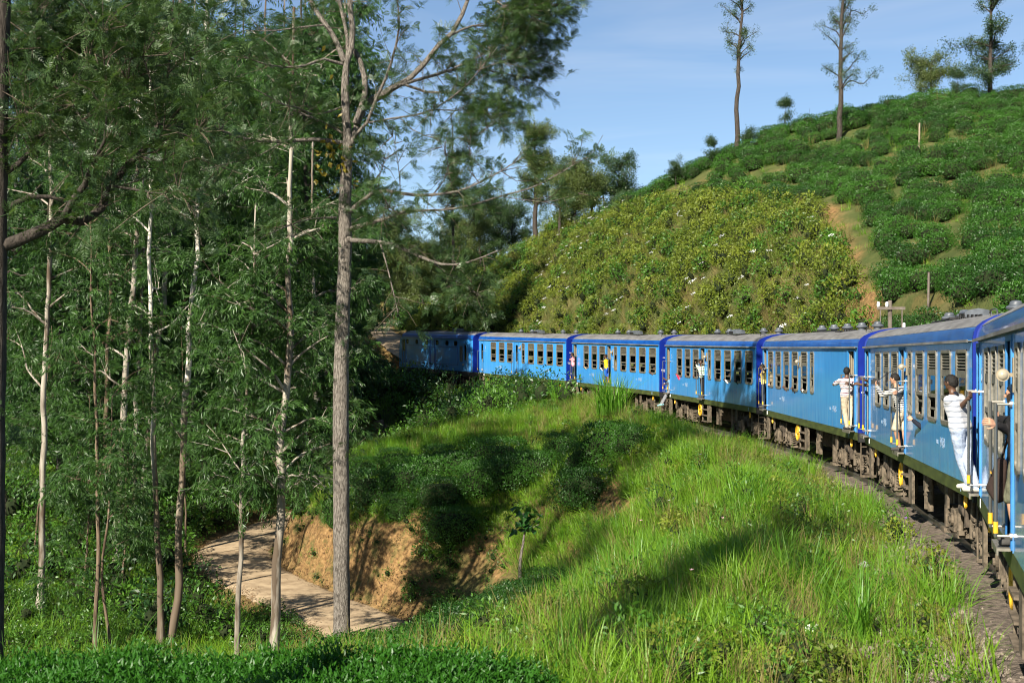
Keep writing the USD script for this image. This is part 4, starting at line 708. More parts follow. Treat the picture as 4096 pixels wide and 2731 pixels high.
# ------------------------------------------------------------------ the trees
def zp(x, y, zx=0, zy=0, sc=6.72): return ((zx + x / (sc / 4)) / 4, (zy + y / (sc / 4)) / 4)
GUMS = 'slim gum trees above the road'
_gl = [  # pixels from the base upwards, distance, height, radius, bark, label, first branch, branches, low branches
 ([(39, 624), (42, 554), (48, 374), (53, 292), (55, 232)], 46, 22, .125, 'gum_bark', 'leftmost tall gum trunk, brown streaked, rising from the grass', .52, 22, 4),
 ([(96, 662), (99, 524), (97.5, 374), (95, 299), (92, 225)], 41, 15, .075, 'brown_bark', 'thin reddish gum sapling with bare side twigs beside the double stemmed gum', .45, 16, 5),
 ([(109, 657), (103, 576), (106, 500), (111, 430)], 41.5, 8, .055, 'brown_bark', 'short dark forked sapling just right of the thin reddish gum', .3, 12, 2),
 ([(117, 581), (114.5, 554), (119, 480), (123, 403), (128, 314), (132, 255)], 58, 24, .18, 'gum_bark', 'pale gum with hanging strips of brown bark', .5, 24, 2),
 ([(103, 560), (105, 418), (109, 314), (109, 247)], 62, 22, .13, 'brown_bark', 'mottled brown and white gum trunk left of the peeling gum', .5, 22, 2),
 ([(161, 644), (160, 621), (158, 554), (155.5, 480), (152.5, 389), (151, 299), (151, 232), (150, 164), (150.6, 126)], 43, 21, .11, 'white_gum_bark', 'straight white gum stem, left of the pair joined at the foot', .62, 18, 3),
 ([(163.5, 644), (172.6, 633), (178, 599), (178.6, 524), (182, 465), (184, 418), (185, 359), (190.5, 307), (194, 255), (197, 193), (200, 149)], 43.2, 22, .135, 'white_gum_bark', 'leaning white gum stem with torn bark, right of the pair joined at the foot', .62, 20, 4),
 ([(133, 541), (136, 389), (140, 300)], 66, 22, .125, 'gum_bark', 'grey gum trunk standing behind the white pair, at the road bend', .5, 20, 2),
 ([(140.6, 538), (146.6, 433), (152, 360), (158, 314), (161, 240)], 67, 26, .2, 'gum_bark', 'thick shaded gum trunk behind the straight white stem', .5, 24, 0),
 ([(188, 496), (189, 450), (195, 380), (199, 314), (201, 262)], 76, 24, .17, 'gum_bark', 'knotty grey trunk on the slope above the road bend', .5, 24, 0),
 ([(236.6, 665), (239, 584), (242, 509), (244, 403), (247, 374), (251.5, 329), (252, 277)], 40, 14, .088, 'gum_bark', 'slender gum with a leafy middle standing in front of the road', .42, 20, 7),
 ([(274.5, 663), (277.5, 584), (280, 495), (283, 433), (289, 366), (290, 240)], 40, 19, .16, 'gum_bark', 'stout gum with peeling pale bark and low foliage in front of the road', .40, 30, 14),
 ([(323, 421), (325, 380), (327, 326), (328, 260)], 84, 18, .10, 'brown_bark', 'thin brown trunk rising from the grassy slope behind the big tree', .5, 20, 0),
 ([(181, 470), (181.5, 299), (183, 240)], 82, 24, .11, 'white_gum_bark', 'thin white trunk deep in the wood behind the leaning stem', .55, 22, 0),
 ([(266, 470), (267, 392), (270, 300)], 78, 20, .13, 'gum_bark', 'pale trunk in the shade behind the stout gum', .45, 24, 0),
 ([(78, 500), (77, 400), (76, 320)], 74, 20, .11, 'gum_bark', 'pale trunk among the shrubs left of the mottled gum', .45, 22, 0),
 ([(4, 560), (3, 450), (2, 300)], 60, 22, .16, 'dark_bark', 'dark gum trunk at the left edge of the view', .4, 24, 0)]
for k, (px, d, top, r, bark, lab, h0, nb, low) in enumerate(_gl):
    gum('gum_tree', px, d, top, r, bark, lab, 100 + k, h0, nb, 1.7 if r < .1 else 2.3, group=GUMS, low=low, density=.22)
# leafy young gums among the trunks
for k, (u, v, h, nb, lab) in enumerate([(187, 560, 9.5, 30, 'leafy young gum with drooping foliage between the two white stems'), (30, 560, 8.5, 30, 'leafy young gum beside the leftmost tall trunk'), (84, 590, 6.5, 22, 'drooping young gum low among the trunks, left of the road bend'),
                                      (262, 520, 11, 36, 'bushy young gum behind the stout peeling trunk'), (118, 600, 5.0, 18, 'low leafy gum regrowth at the foot of the peeling gum')]):
    d = at(u, v)[1]; gum('young_gum', [(u, v), (u + 1, v - 40)], d, h, .05, 'brown_bark', lab, 160 + k, .3, nb, 1.5, twig=5, density=.2, group='young gums between the trunks')
# the dense wood behind
_wood = [(12, 78, 20), (45, 92, 23), (75, 84, 22), (108, 98, 27), (140, 90, 26), (172, 102, 28), (205, 88, 27), (232, 100, 29), (258, 86, 26), (286, 96, 28), (312, 82, 27), (322, 92, 29), (354, 83, 30), (22, 110, 28), (90, 115, 28), (160, 118, 30), (222, 116, 30), (300, 112, 30), (344, 82, 31), (60, 66, 15), (206, 72, 17), (318, 70, 17), (240, 78, 18), (150, 80, 18), (108, 76, 15), (330, 90, 14), (280, 78, 15)]
_woodlab = ['tall dark gum with dense drooping foliage in the wood behind the road', 'crowded dark green tree at the back of the wood left of the locomotive']
for k, (u, d, h) in enumerate(_wood):
    x = (u - 512) / FPX * d; g = float(gz([x], [d])[0]); v = VH + FPX * (ZC - g) / d
    gum('forest_tree', [(u, v), (u + RNG.uniform(-4, 4), v - 60)], d, h, .2, ['gum_bark', 'dark_bark', 'brown_bark'][k % 3], _woodlab[0] if k % 2 else _woodlab[1], 200 + k, .18, 58, 1.5 if u > 340 else 2.5, protos=K_EUCD if k % 3 else K_EUC, s=(1.3, 2.1), twig=6, rise=.35, density=.30, group='dark trees of the wood' if k % 2 else 'crowded trees at the back of the wood')

# the big silver oak in the middle, limb by limb as it grows
def limb_px(pts, d, dd=0.0, org=(1200, 0), sc=1.742):
    """pts: (x, y, width) on an enlargement of the photograph, to points and radii at distance d leaning by dd."""
    p = np.array(pts, float); u = (org[0] + p[:, 0] / sc) / 4; v = (org[1] + p[:, 1] / sc) / 4; dist = d + dd * np.linspace(0, 1, len(p)) ** 1.3
    return ray(u, v, dist), p[:, 2] / sc / 4 / FPX * dist / 2
BT = 36.0
def oak_tree(name, label, d, limbs, seed, protos, bark, twigs=7, org_g=None, sprig_n=5, s=(.8, 1.25), autumn=0):
    rng = np.random.default_rng(seed); o = limbs[0][0][0].copy(); o[2] = float(gz([o[0]], [o[1]])[0]); t = thing(name, label, 'tree', loc=o); P, D, TW, BR = [], [], [], []
    for k, (pts, rad, leafy) in enumerate(limbs):
        pts = pts - o; c = smooth_path(pts, .35); s_ = np.linspace(0, 1, len(c)); l0 = np.concatenate([[0], np.cumsum(np.linalg.norm(np.diff(pts, axis=0), axis=1))]); R = np.interp(s_ * l0[-1], l0, rad)
        if k == 0: c[0, 2] -= .5
        m = tube(c, np.maximum(R, .006), 14 if k == 0 else 8); m.vertices += (meshkit.fbm(m.vertices * [5, 5, 1.6], 3, seed) - .5)[:, None] * np.interp(m.vertices[:, 2], [-9, 30], [1, 1])[:, None] * .25 * np.median(R) * np.array([1, 1, .2])
        part(t, 'trunk' if k == 0 else 'limb', m, bark, True)
        if leafy <= 0: continue
        n = int(leafy * l0[-1] * twigs)
        for _ in range(n):
            f = rng.uniform(.28, 1.0); i = int(f * (len(c) - 1)); dirn = unit(c[min(i + 1, len(c) - 1)] - c[max(i - 1, 0)]); e = unit(dirn * .7 + rng.normal(0, .65, 3) + [0, 0, .12]); l = rng.uniform(.4, 1.25) * (1 - .3 * f); w = smooth_path([c[i], c[i] + e * l * .5 + rng.normal(0, .05, 3), c[i] + e * l + [0, 0, -.08 * l]], .25); TW.append(tube(w, np.linspace(.012, .004, len(w)), 4, False))
            q = rng.integers(1, len(w), max(1, int(sprig_n * l))); P.append(w[q] + rng.normal(0, .09, (len(q), 3))); D.append(np.repeat(e[None], len(q), 0) + rng.normal(0, .5, (len(q), 3)))
    part(t, 'twigs', cat_(TW), 'twig', kind='stuff'); sprigs(t, protos, np.vstack(P), np.vstack(D), s[0], s[1], seed); return t, o
_L = lambda pts, dd, leafy: (*limb_px(pts, BT, dd), leafy)
_z1 = lambda pts, dd, leafy: (*limb_px(pts, BT, dd, (0, 0), 1.68), leafy)
_trunk = [(342.0, 682, 17.5), (341.5, 566, 16.6), (341, 435, 16), (341.5, 348, 15.2), (345, 261, 14), (345, 196, 13.5)]
_tp = ray([q[0] for q in _trunk], [q[1] for q in _trunk], BT), np.array([q[2] for q in _trunk]) / FPX * BT / 2
_up = limb_px([(335, 960, 84), (320, 800, 64), (315, 640, 58), (325, 440, 54), (360, 330, 46), (368, 200, 40), (350, 60, 36), (342, -200, 30), (330, -600, 18)], BT, 0)
big = [(np.vstack([_tp[0], _up[0]]), np.concatenate([_tp[1], _up[1]]), .25),
  _L([(345, 1010, 60), (385, 920, 46), (410, 820, 46), (450, 730, 58), (560, 665, 58), (650, 610, 48), (760, 550, 40), (860, 450, 38), (960, 320, 36), (1060, 230, 32), (1130, 100, 27), (1175, -20, 22), (1230, -250, 12)], 2.0, .5),
  _L([(640, 615, 24), (800, 560, 22), (950, 520, 20), (1080, 480, 17), (1250, 485, 13), (1400, 505, 11), (1560, 540, 8), (1720, 570, 4)], 3.0, 1.3),
  _L([(735, 590, 20), (880, 640, 18), (1050, 645, 15), (1250, 690, 12), (1400, 760, 9), (1540, 800, 4)], -1.0, 1.2),
  _L([(1080, 470, 16), (1250, 390, 13), (1400, 290, 11), (1560, 190, 9), (1700, 90, 5)], 2.0, 1.9), _L([(1060, 240, 18), (1200, 180, 14), (1380, 190, 11), (1560, 250, 8), (1760, 330, 4)], 3.0, 1.9), _L([(1160, 0, 16), (1300, -60, 13), (1500, -20, 10), (1700, 40, 7), (1850, 20, 3)], 1.0, 2.0), _L([(1300, -60, 12), (1420, 40, 9), (1560, 60, 7), (1680, 160, 4)], -1.5, 2.2), _L([(1250, 485, 9), (1400, 430, 8), (1560, 400, 6), (1720, 420, 3)], 1.0, 1.6),
  _L([(365, 1000, 30), (385, 940, 24), (470, 850, 24), (530, 690, 22), (600, 540, 18), (640, 420, 15), (690, 200, 12), (680, 0, 9), (690, -200, 5)], -1.5, .7),
  _L([(470, 855, 14), (650, 822, 13), (780, 805, 12), (930, 760, 12), (1040, 690, 11), (1150, 600, 9), (1250, 490, 7), (1380, 320, 4)], -2.5, .8), _L([(930, 760, 8), (1080, 770, 7), (1250, 760, 5), (1330, 830, 4), (1440, 900, 2)], -2.5, 1.3),
  _L([(310, 430, 44), (240, 260, 36), (150, 130, 33), (70, 0, 30), (0, -180, 22)], 1.0, .5), _L([(330, 430, 30), (330, 260, 26), (290, 80, 24), (268, -60, 20), (250, -300, 12)], 1.5, .6), _L([(385, 860, 44), (430, 740, 42), (455, 640, 40), (450, 540, 40), (425, 440, 38), (380, 350, 36)], .3, .2),
  _L([(350, 1470, 40), (430, 1400, 32), (510, 1340, 28), (590, 1325, 26), (700, 1345, 23), (830, 1360, 20), (930, 1355, 17), (1100, 1330, 14), (1250, 1270, 12), (1400, 1190, 9), (1560, 1090, 4)], -3.0, .55), _L([(930, 1350, 10), (1000, 1260, 9), (1030, 1160, 8), (1015, 1080, 5), (960, 960, 3)], -3.0, .8),
  _L([(330, 1600, 40), (460, 1560, 26), (600, 1520, 20), (700, 1480, 17), (850, 1465, 16), (1000, 1460, 15), (1180, 1430, 14), (1400, 1365, 12), (1600, 1310, 10), (1750, 1240, 8), (1900, 1150, 6), (2050, 1050, 4), (2110, 940, 2)], -4.5, .42), _L([(1400, 1365, 7), (1560, 1390, 6), (1750, 1400, 5), (1980, 1330, 2)], -4.5, .25),
  _L([(600, 850, 6), (700, 820, 8), (780, 900, 7), (870, 945, 7), (1000, 960, 6), (1180, 955, 5), (1310, 900, 4), (1360, 840, 2)], -3.0, .35),
  _L([(700, 1340, 7), (690, 1200, 6), (660, 1000, 4), (610, 850, 2)], -3.0, .7), _L([(540, 1330, 9), (560, 1200, 7), (620, 1060, 4)], -2.0, 1.0), _L([(1150, 1325, 6), (1200, 1200, 5), (1180, 1080, 4), (1190, 950, 2)], -3.2, .8), _L([(480, 1560, 12), (560, 1470, 9), (640, 1440, 5)], -3.0, 1.6),
  (*limb_px([(345, 236, 6), (352, 240, 5), (372, 241, 4.4), (395, 245, 4), (420, 256, 3.4), (442, 264, 2.8), (468, 262, 2), (498, 250, 1)], BT, -3.0, (0, 0), .25), .9), (*limb_px([(430, 260, 2.2), (446, 272, 2), (462, 284, 1.6), (482, 296, 1)], BT, -3.0, (0, 0), .25), 2.2), (*limb_px([(380, 242, 2), (386, 262, 1.6), (393, 290, 1.2), (398, 312, .6)], BT, -3.0, (0, 0), .25), .5),
  _z1([(2310, 960, 34), (2110, 935, 28), (1900, 950, 25), (1750, 945, 22), (1600, 920, 18), (1480, 870, 12), (1300, 860, 6)], -3.0, .6), _z1([(2300, 430, 24), (2180, 395, 20), (2050, 440, 18), (1900, 450, 15), (1750, 420, 12), (1600, 360, 6)], -2.5, .8), _z1([(2300, 890, 18), (2150, 810, 16), (2000, 750, 14), (1850, 670, 11), (1700, 590, 6)], -1.5, .8), _z1([(2290, 720, 16), (2130, 770, 13), (1990, 720, 10), (1850, 690, 5)], -3.0, .7), _z1([(1880, 960, 10), (1750, 1040, 9), (1600, 1080, 7), (1400, 1130, 5), (1200, 1180, 3)], -3.5, 1.0), _z1([(2180, 165, 14), (2000, 185, 12), (1850, 205, 9), (1650, 205, 5)], -1.0, .7), _z1([(2260, 1460, 16), (2080, 1470, 12), (1900, 1530, 9), (1750, 1600, 4)], -3.0, .8)]
for _k in list(range(1, 9)) + [10, 11]: big[_k] = (big[_k][0], big[_k][1], big[_k][2] * 1.45)
BIG, _bo = oak_tree('silver_oak', 'big grey barked tree with spreading feathery branches in the middle of the view', BT, big, 300, K_OAKD + K_OAK[:1], 'grey_bark', 6.0, sprig_n=6)
_rg = np.random.default_rng(5); _q = ray(_rg.uniform(318, 350, 46), np.concatenate([_rg.uniform(135, 176, 30), _rg.uniform(60, 180, 16)]), BT - .35) + _rg.normal(0, .15, (46, 3)) - _bo
part(BIG, 'climbing_vine', leaves(_q, rdir(46, _rg) - [0, 0, .5], .22, .15, rng=_rg, fold=True), 'autumn_leaf', label='yellow and red leaves of a climber on the trunk')
# the dark overhanging silver oak at the upper left
ND = 19.5
_N = lambda pts, dd, leafy: (*limb_px(pts, ND, dd, (0, 0), 1.68), leafy)
near = [(np.array([(-7.92, ND, -4), (-7.9, ND, -1), (-7.86, ND, 4.0), (-7.8, ND, 8), (-7.7, ND + .2, 12)]), np.array([.17, .16, .15, .14, .08]), .2),
  _N([(-120, 1700, 95), (130, 1610, 80), (290, 1540, 74), (420, 1470, 64), (560, 1490, 54), (680, 1400, 52), (740, 1270, 50), (830, 1140, 46), (930, 1040, 42), (1020, 950, 38), (1060, 830, 34), (1090, 660, 28), (1130, 490, 22), (1150, 250, 17), (1165, 0, 12)], 1.0, .8),
  _N([(420, 1470, 50), (500, 1330, 46), (570, 1240, 44), (620, 1100, 30), (700, 950, 20), (720, 760, 14), (700, 400, 10), (690, 0, 7)], -1.5, 1.0), _N([(0, 1440, 40), (90, 1370, 38), (200, 1320, 36), (330, 1320, 30), (460, 1350, 22), (640, 1380, 14)], .5, .5), _N([(0, 1180, 46), (110, 1110, 40), (200, 1020, 34), (260, 920, 28), (300, 860, 20), (400, 720, 14), (480, 560, 9), (560, 400, 5)], 1.0, 1.5),
  _N([(1060, 830, 16), (1200, 850, 12), (1400, 900, 9), (1560, 840, 4)], 2.0, 1.0), _N([(1130, 490, 14), (1260, 380, 12), (1380, 260, 9), (1450, 150, 4)], 1.0, 1.3), _N([(1020, 960, 14), (1100, 870, 12), (1250, 680, 9), (1350, 560, 4)], -1.0, 1.2), _N([(930, 1040, 14), (1100, 1080, 10), (1280, 920, 7), (1400, 860, 3)], -2.0, .8), _N([(760, 1250, 20), (900, 1270, 15), (1100, 1300, 10), (1300, 1240, 5)], -2.0, .7),
  _N([(880, 950, 9), (870, 640, 11), (860, 300, 9), (830, 0, 6)], 1.5, 1.1), _N([(700, 950, 9), (560, 800, 8), (420, 620, 6), (300, 500, 3)], 1.0, 1.6), _N([(240, 930, 12), (160, 700, 10), (90, 480, 8), (40, 200, 5)], 1.0, 1.6), _N([(720, 760, 8), (860, 560, 8), (960, 380, 6), (1030, 200, 4)], -1.0, 1.5), _N([(140, 500, 9), (190, 360, 8), (240, 150, 7), (270, -50, 5)], 2.0, 1.5), _N([(500, 560, 8), (620, 330, 7), (600, 100, 5)], 2.5, 1.4), _N([(30, 900, 8), (130, 800, 7), (280, 640, 5)], -1.0, 1.6), _N([(380, 480, 8), (400, 300, 7), (395, 60, 5)], 3.0, 1.4), _N([(960, 620, 8), (1000, 250, 7), (985, 0, 5)], 2.0, 1.2)]
oak_tree('overhanging_tree', 'dark limbed feathery tree overhanging the upper left corner', ND, near, 330, K_OAKD + K_OAK[:2], 'dark_bark', 9.0, sprig_n=8, s=(.7, 1.05))
# ------------------------------------------------------------------ trees on the hill and beyond
def hill_tree(name, px, d, r, label, seed, bark='dark_bark', top=None, crown=(), group=None, protos=None, s=(.8, 1.3), cat='tree'):
    """A trunk through pixels and leafy side branches: crown = (height from, height to, count, length, rise, density)."""
    px = np.array(px, float); P = ray(px[:, 0], px[:, 1], d); b = P[0].copy(); g = float(gz([b[0]], [b[1]])[0]); o = np.array([b[0], b[1], g]); P[0, 2] = g - .3
    if top: P = np.vstack([P, P[-1] + [0, 0, g + top - P[-1, 2]]])
    P = wander(smooth_path(P, .8), .25, seed) - o; H = P[-1, 2]; t = thing(name, label, cat, loc=o, group=group)
    tk = tube(P, r * (1 - .75 * np.clip(P[:, 2] / H, 0, 1)), 9); part(t, 'trunk', tk, bark, True); T, SP, SD = [], [], []
    for k, (h0, h1, n, ln, rise, den) in enumerate(crown):
        a, p_, d_ = branch_set(P, np.sort(np.random.default_rng(seed + k).uniform(h0, h1, n)), ln, rise, seed + 31 * k, r * .28, twig=5, gap=den); T += a; SP.append(p_); SD.append(d_)
    part(t, 'branches', cat_(T), bark, kind='stuff'); sprigs(t, protos or K_PALE, np.vstack(SP), np.vstack(SD), s[0], s[1], seed + 3); return t
def dof(u, v): return at(u, v, 34)[1]
_d = dof(738, 156); hill_tree('hill_tree', [(738, 154), (737, 110), (740, 50), (743, 0)], _d, .20, 'tallest bare trunked tree on the hill, leftmost of the three against the sky', 401, top=15, crown=[(5.0, 8, 9, 1.4, 1.6, .7), (8, 15, 20, 1.6, 1.2, .36)], protos=K_DARK + K_PALE[:1], s=(.5, .95))
_d = dof(839, 140); hill_tree('hill_tree', [(839, 143), (840, 90), (841, 40), (843, 0)], _d, .19, 'tall dark trunk in the tea, middle one of the three on the hill', 402, top=14, crown=[(2.6, 4.2, 5, 1.9, .5, .3), (4.5, 7, 9, 1.5, 1.4, .7), (7.0, 13, 18, 1.8, .8, .36)], protos=K_DARK + K_PALE[:1], s=(.5, .95))
_d = dof(990, 104) + 3; hill_tree('hill_tree', [(990, 104), (990, 60), (992, 25), (991, 0)], _d, .17, 'tall tree on the hilltop with a bushy skirt, rightmost of the three', 403, top=10, crown=[(.6, 4.2, 26, 1.9, .35, .32), (5.4, 6.4, 7, 2.2, 1.6, 1.2), (6.4, 10, 10, 1.6, 1.4, .8)], protos=K_DARK, s=(.8, 1.3))
hill_tree('ridge_tree', [(932, 104), (931, 68)], 96, .12, 'pale bushy tree behind the hilltop, left of the tree with a skirt', 404, bark='twig', crown=[(.5, 4.5, 30, 1.6, .6, .35)], protos=K_PALE, s=(.8, 1.3))
hill_tree('ridge_tree', [(535, 224), (535, 160), (534, 122)], 113, .24, 'tall grey green cone shaped tree on the spur behind the middle of the train', 405, crown=[(2.4, 9.2, 46, 1.9, .7, .30)], protos=K_PALE + K_DARK[:1], s=(.9, 1.5))
hill_tree('ridge_tree', [(453, 262), (453, 160), (452, 112)], 128, .2, 'slender dark tree with a small open crown, seen through the big tree branches', 406, crown=[(8, 15, 34, 1.9, .9, .4)], protos=K_DARK, s=(1.0, 1.6))
for k, (u, v0, v1, d, ln, n, pr, lab) in enumerate([(575, 220, 168, 109, 1.5, 34, K_PALE, 'light green young tree behind the spur, right of the cone shaped tree'), (592, 215, 182, 110, 1.3, 26, K_PALE, 'small pale tree at the right end of the light green group behind the spur'), (560, 224, 186, 109, 1.2, 24, K_PALE, 'pale young tree close under the cone shaped tree'),
      (618, 208, 168, 118, 1.6, 34, K_DARK, 'dark round tree standing behind the ridge where the tea begins'), (603, 212, 184, 119, 1.2, 22, K_DARK, 'lower dark tree just left of the dark round one behind the ridge'), (480, 250, 196, 150, 3.2, 44, K_DARK, 'broad flat crowned tree far behind the spur'), (512, 250, 204, 152, 2.8, 40, K_DARK, 'second flat crowned tree far behind, nearer the cone shaped one'),
      (398, 330, 222, 135, 2.4, 60, K_PALE, 'grey green bushy tree behind the far bend of the road'), (422, 320, 250, 132, 2.2, 44, K_PALE, 'pale bushy tree between the far road and the spur'), (440, 300, 236, 138, 2.4, 44, K_DARK, 'dark bushy tree on the far slope behind the locomotive'), (468, 290, 226, 136, 2.2, 36, K_PALE, 'pale tree on the far slope under the flat crowned ones'), (385, 340, 252, 150, 2.8, 50, K_DARK, 'dark tree far behind at the turn of the upper road')]):
    x = (u - 512) / FPX * d; g = float(gz([x], [d])[0]); vg = VH + FPX * (ZC - g) / d; H = ZC + (VH - v1) / FPX * d - g
    hill_tree('far_tree', [(u, vg), (u + .5, v1)], d, .16, lab, 420 + k, crown=[(max(.3, H * .15), H * .98, n, ln, .5, .35)], protos=pr, s=(1.0, 1.7))
for k, (u, v, h, lab) in enumerate([(785, 128, 2.0, 'feathery sapling on the ridge between the first two tall trees'), (809, 116, 2.6, 'dark sapling on the ridge just left of the middle tall tree'), (889, 102, 2.0, 'dark leafy sapling on the ridge right of the middle tall tree'), (713, 164, 1.7, 'small dark sapling left of the tallest hill tree'), (746, 148, 1.4, 'little sapling at the foot of the tallest hill tree'), (675, 182, 1.5, 'lowest sapling on the ridge, over the grassy slope'), (957, 98, 1.8, 'dark sapling between the pale bushy tree and the skirted one')]):
    d = dof(u, v + 6); hill_tree('sapling', [(u, v), (u + 1, v - 8)], d + .5, .04, lab, 450 + k, top=h, crown=[(.4, h * .95, 16, .55, .8, .3)], protos=K_DARK, s=(.5, .8))

# ------------------------------------------------------------------ scattering over the land
def in_poly(poly, uv):
    p = np.array(poly, float); x, y = uv[:, 0], uv[:, 1]; c = np.zeros(len(uv), bool); j = len(p) - 1
    for i in range(len(p)):
        c ^= ((p[i, 1] > y) != (p[j, 1] > y)) & (x < (p[j, 0] - p[i, 0]) * (y - p[i, 1]) / (p[j, 1] - p[i, 1] + 1e-9) + p[i, 0]); j = i
    return c
_rt, _rt2 = cKDTree(RP[:, :2]), cKDTree(RP2[:, :2])
def spread(x0, x1, y0, y1, n, rng, margin=60):
    """Random places on the land that the view takes in (and a little beyond it), off the roads and the line."""
    xy = np.column_stack([rng.uniform(x0, x1, n), rng.uniform(y0, y1, n)]); off, _ = track_at(xy); z = surf(xy, off); uv = project(np.column_stack([xy, z])); rd = np.minimum(_rt.query(xy)[0], _rt2.query(xy)[0])
    k = (uv[:, 0] > -margin) & (uv[:, 0] < 1024 + margin) & (uv[:, 1] < 682 + margin) & (np.abs(off) > 1.7)
    return xy[k], z[k], uv[k], off[k], rd[k]
def thin(xy, r):
    """Keeps places at least r apart."""
    keep = np.ones(len(xy), bool)
    if not len(xy): return keep
    pr = cKDTree(xy).query_pairs(r, output_type='ndarray'); pr = pr[np.lexsort((pr[:, 1], pr[:, 0]))]
    for i, j in pr.tolist():
        if keep[i]: keep[j] = False
    return keep
def lay(name, protos, xy, z, s0, s1, rng, label, cat, lean=.5, sink=.03, zs=None):
    n = len(xy); nn = gn(xy[:, 0], xy[:, 1]); up = unit(nn * lean + np.array([0, 0, 1 - lean])); up = unit(up + rng.normal(0, .16, (n, 3)) * [1, 1, 0]); q = qmul(qto(up), qaxis([0, 0, 1], rng.uniform(0, 2 * np.pi, n)))
    s = rng.uniform(s0, s1, n); return scatter(W, name, protos, np.column_stack([xy, z - sink]), q, s if zs is None else np.column_stack([s, s, s * zs]), rng.integers(0, len(protos), n), label=label, cat=cat)
rg = np.random.default_rng(11)
SCRUB = [(655, 202), (700, 196), (745, 196), (800, 204), (822, 215), (845, 260), (862, 300), (872, 345), (560, 345), (400, 345), (400, 300), (470, 262), (520, 235), (550, 224), (575, 222), (615, 208)]
# tea on the hillside
xy, z, uv, off, rd = spread(4, 62, 32, 108, 26000, rg, 90)
k = (off > 4.6) & ~in_poly(SCRUB, uv) & (uv[:, 0] > 545) & (E_R(xy) < .72) & ((uv[:, 0] > 640) | (uv[:, 1] < 226)); xy, z, uv = xy[k], z[k], uv[k]
k = thin(xy, 1.06); k &= ~((_pd_q := cKDTree(_pp[:, :2]).query(xy)[0]) < 1.0); xy, z, uv = xy[k], z[k], uv[k]
_bare = meshkit.fbm(np.column_stack([xy * .22, 0 * z]), 3, 17); k = _bare < .645; xy, z, uv = xy[k], z[k], uv[k]
seen = np.array([np.abs((q := at(u, v - 6, 30))[1] - y) < 3.5 for (u, v), (x, y) in zip(uv, xy)]) & (uv[:, 0] < 1030) & (uv[:, 0] > 0)
order = np.argsort(np.where(seen, 0, 1000) + xy[:, 1]); own = order[:min(300, int(seen.sum()))]; rest = order[len(own):]
for i in own:
    copy_of(K_TEA[rg.integers(5)], 'tea_bush', 'rounded plucked tea bush standing in the rows on the hillside', 'tea bush', 'tea bushes on the hillside', loc=(xy[i, 0], xy[i, 1], z[i] - .05), rz=rg.uniform(0, 6.28), scale=rg.uniform(.9, 1.3))
lay('tea_rows', K_TEA, xy[rest], z[rest], .9, 1.3, rg, 'further tea bushes covering the upper part of the hillside', 'tea bushes', .2)
# scrub, dry grass and flowering weeds on the cutting
xy, z, uv, off, rd = spread(-16, 40, 40, 122, 150000, rg, 40); k = (off > 3.0) & in_poly(SCRUB, uv) & (rd > 2.2); xy, z, off = xy[k], z[k], off[k]
k = thin(np.column_stack([xy, z]), .50); xy, z, off = xy[k], z[k], off[k]; nz = meshkit.fbm(np.column_stack([xy * .35, 0 * z]), 3, 4)
_a = rg.uniform(0, 1, len(xy)) + (nz - .5) * 1.5
for nm, pr, lo, hi, s, lab, cat in (('scrub', K_SCRUB, .30, 9, (.55, 1.5), 'yellow green scrub covering the cutting behind the train', 'scrub'), ('dry_grass', K_DRY, -.12, .30, (.7, 1.2), 'straw coloured grass between the scrub on the cutting', 'dry grass'), ('flowering_weeds', K_FLOWER, -9, -.12, (.7, 1.2), 'weeds with white flower heads on the cutting', 'flowering weeds')):
    q = (_a >= lo) & (_a < hi); lay(nm, pr, xy[q], z[q], *s, rg, lab, cat, .4)
# edge strip between the line and the hill, and gaps in the tea
xy, z, uv, off, rd = spread(0, 62, 14, 105, 16000, rg, 60); k = (off > 2.6) & ~in_poly(SCRUB, uv) & (meshkit.fbm(np.column_stack([xy * .3, 0 * z]), 3, 8) > .46) & (E_R(xy) < .9); k[k] = thin(xy[k], .8)
lay('hill_grass', K_GRASS + K_LAWN + K_DRY[:1], xy[k], z[k], .8, 1.4, rg, 'rough grass in the gaps between the tea bushes', 'grass', .4)
# undergrowth of the wood, left of the road
xy, z, uv, off, rd = spread(-46, 8, 36, 160, 80000, rg, 60); left = ((off < -4) | (xy[:, 1] > 118)) & (rd > 2.4) & ~((xy[:, 0] > -9.5 + .0 * z) & (xy[:, 1] > 43) & (xy[:, 1] < 66)) & (E_R(xy) < .75)
d_ = meshkit.fbm(np.column_stack([xy * .16, 0 * z]), 3, 21)
k = left & (rg.uniform(0, 1, len(xy)) < np.where(xy[:, 1] < 56, .10, .30) * np.clip((d_ - .25) * 3, .15, 1.2)) & (xy[:, 1] > 44)
k[k] = thin(xy[k], .75); lay('undergrowth', K_WEED, xy[k], z[k], .7, 1.9, rg, 'leafy undergrowth on the slope of the wood', 'undergrowth', .3)
k = left & (xy[:, 1] < 90); k[k] = thin(xy[k], .30)
lay('wood_grass', K_LAWN + K_GRASS[:2], xy[k], z[k], .9, 1.7, rg, 'green ground cover under the gum trees', 'grass', .4)
# the weedy ground in front of the road
xy, z, uv, off, rd = spread(-24, -2, 24, 50, 26000, rg, 60); k = (rd > 2.0) & (gz(xy[:, 0], xy[:, 1]) < -3.2) & (E_R(xy) < .8) & (rg.uniform(0, 1, len(xy)) < np.clip((meshkit.fbm(np.column_stack([xy * .3, 0 * z]), 3, 33) - .3) * 3, 0, 1)); k[k] = thin(xy[k], .42)
lay('roadside_weeds', [K_WEED[0], K_WEED[3], K_WEED[1]] + K_SCRUB[2:3], xy[k], z[k], .35, .85, rg, 'low bright weeds between the hedge and the road', 'weeds', .4)
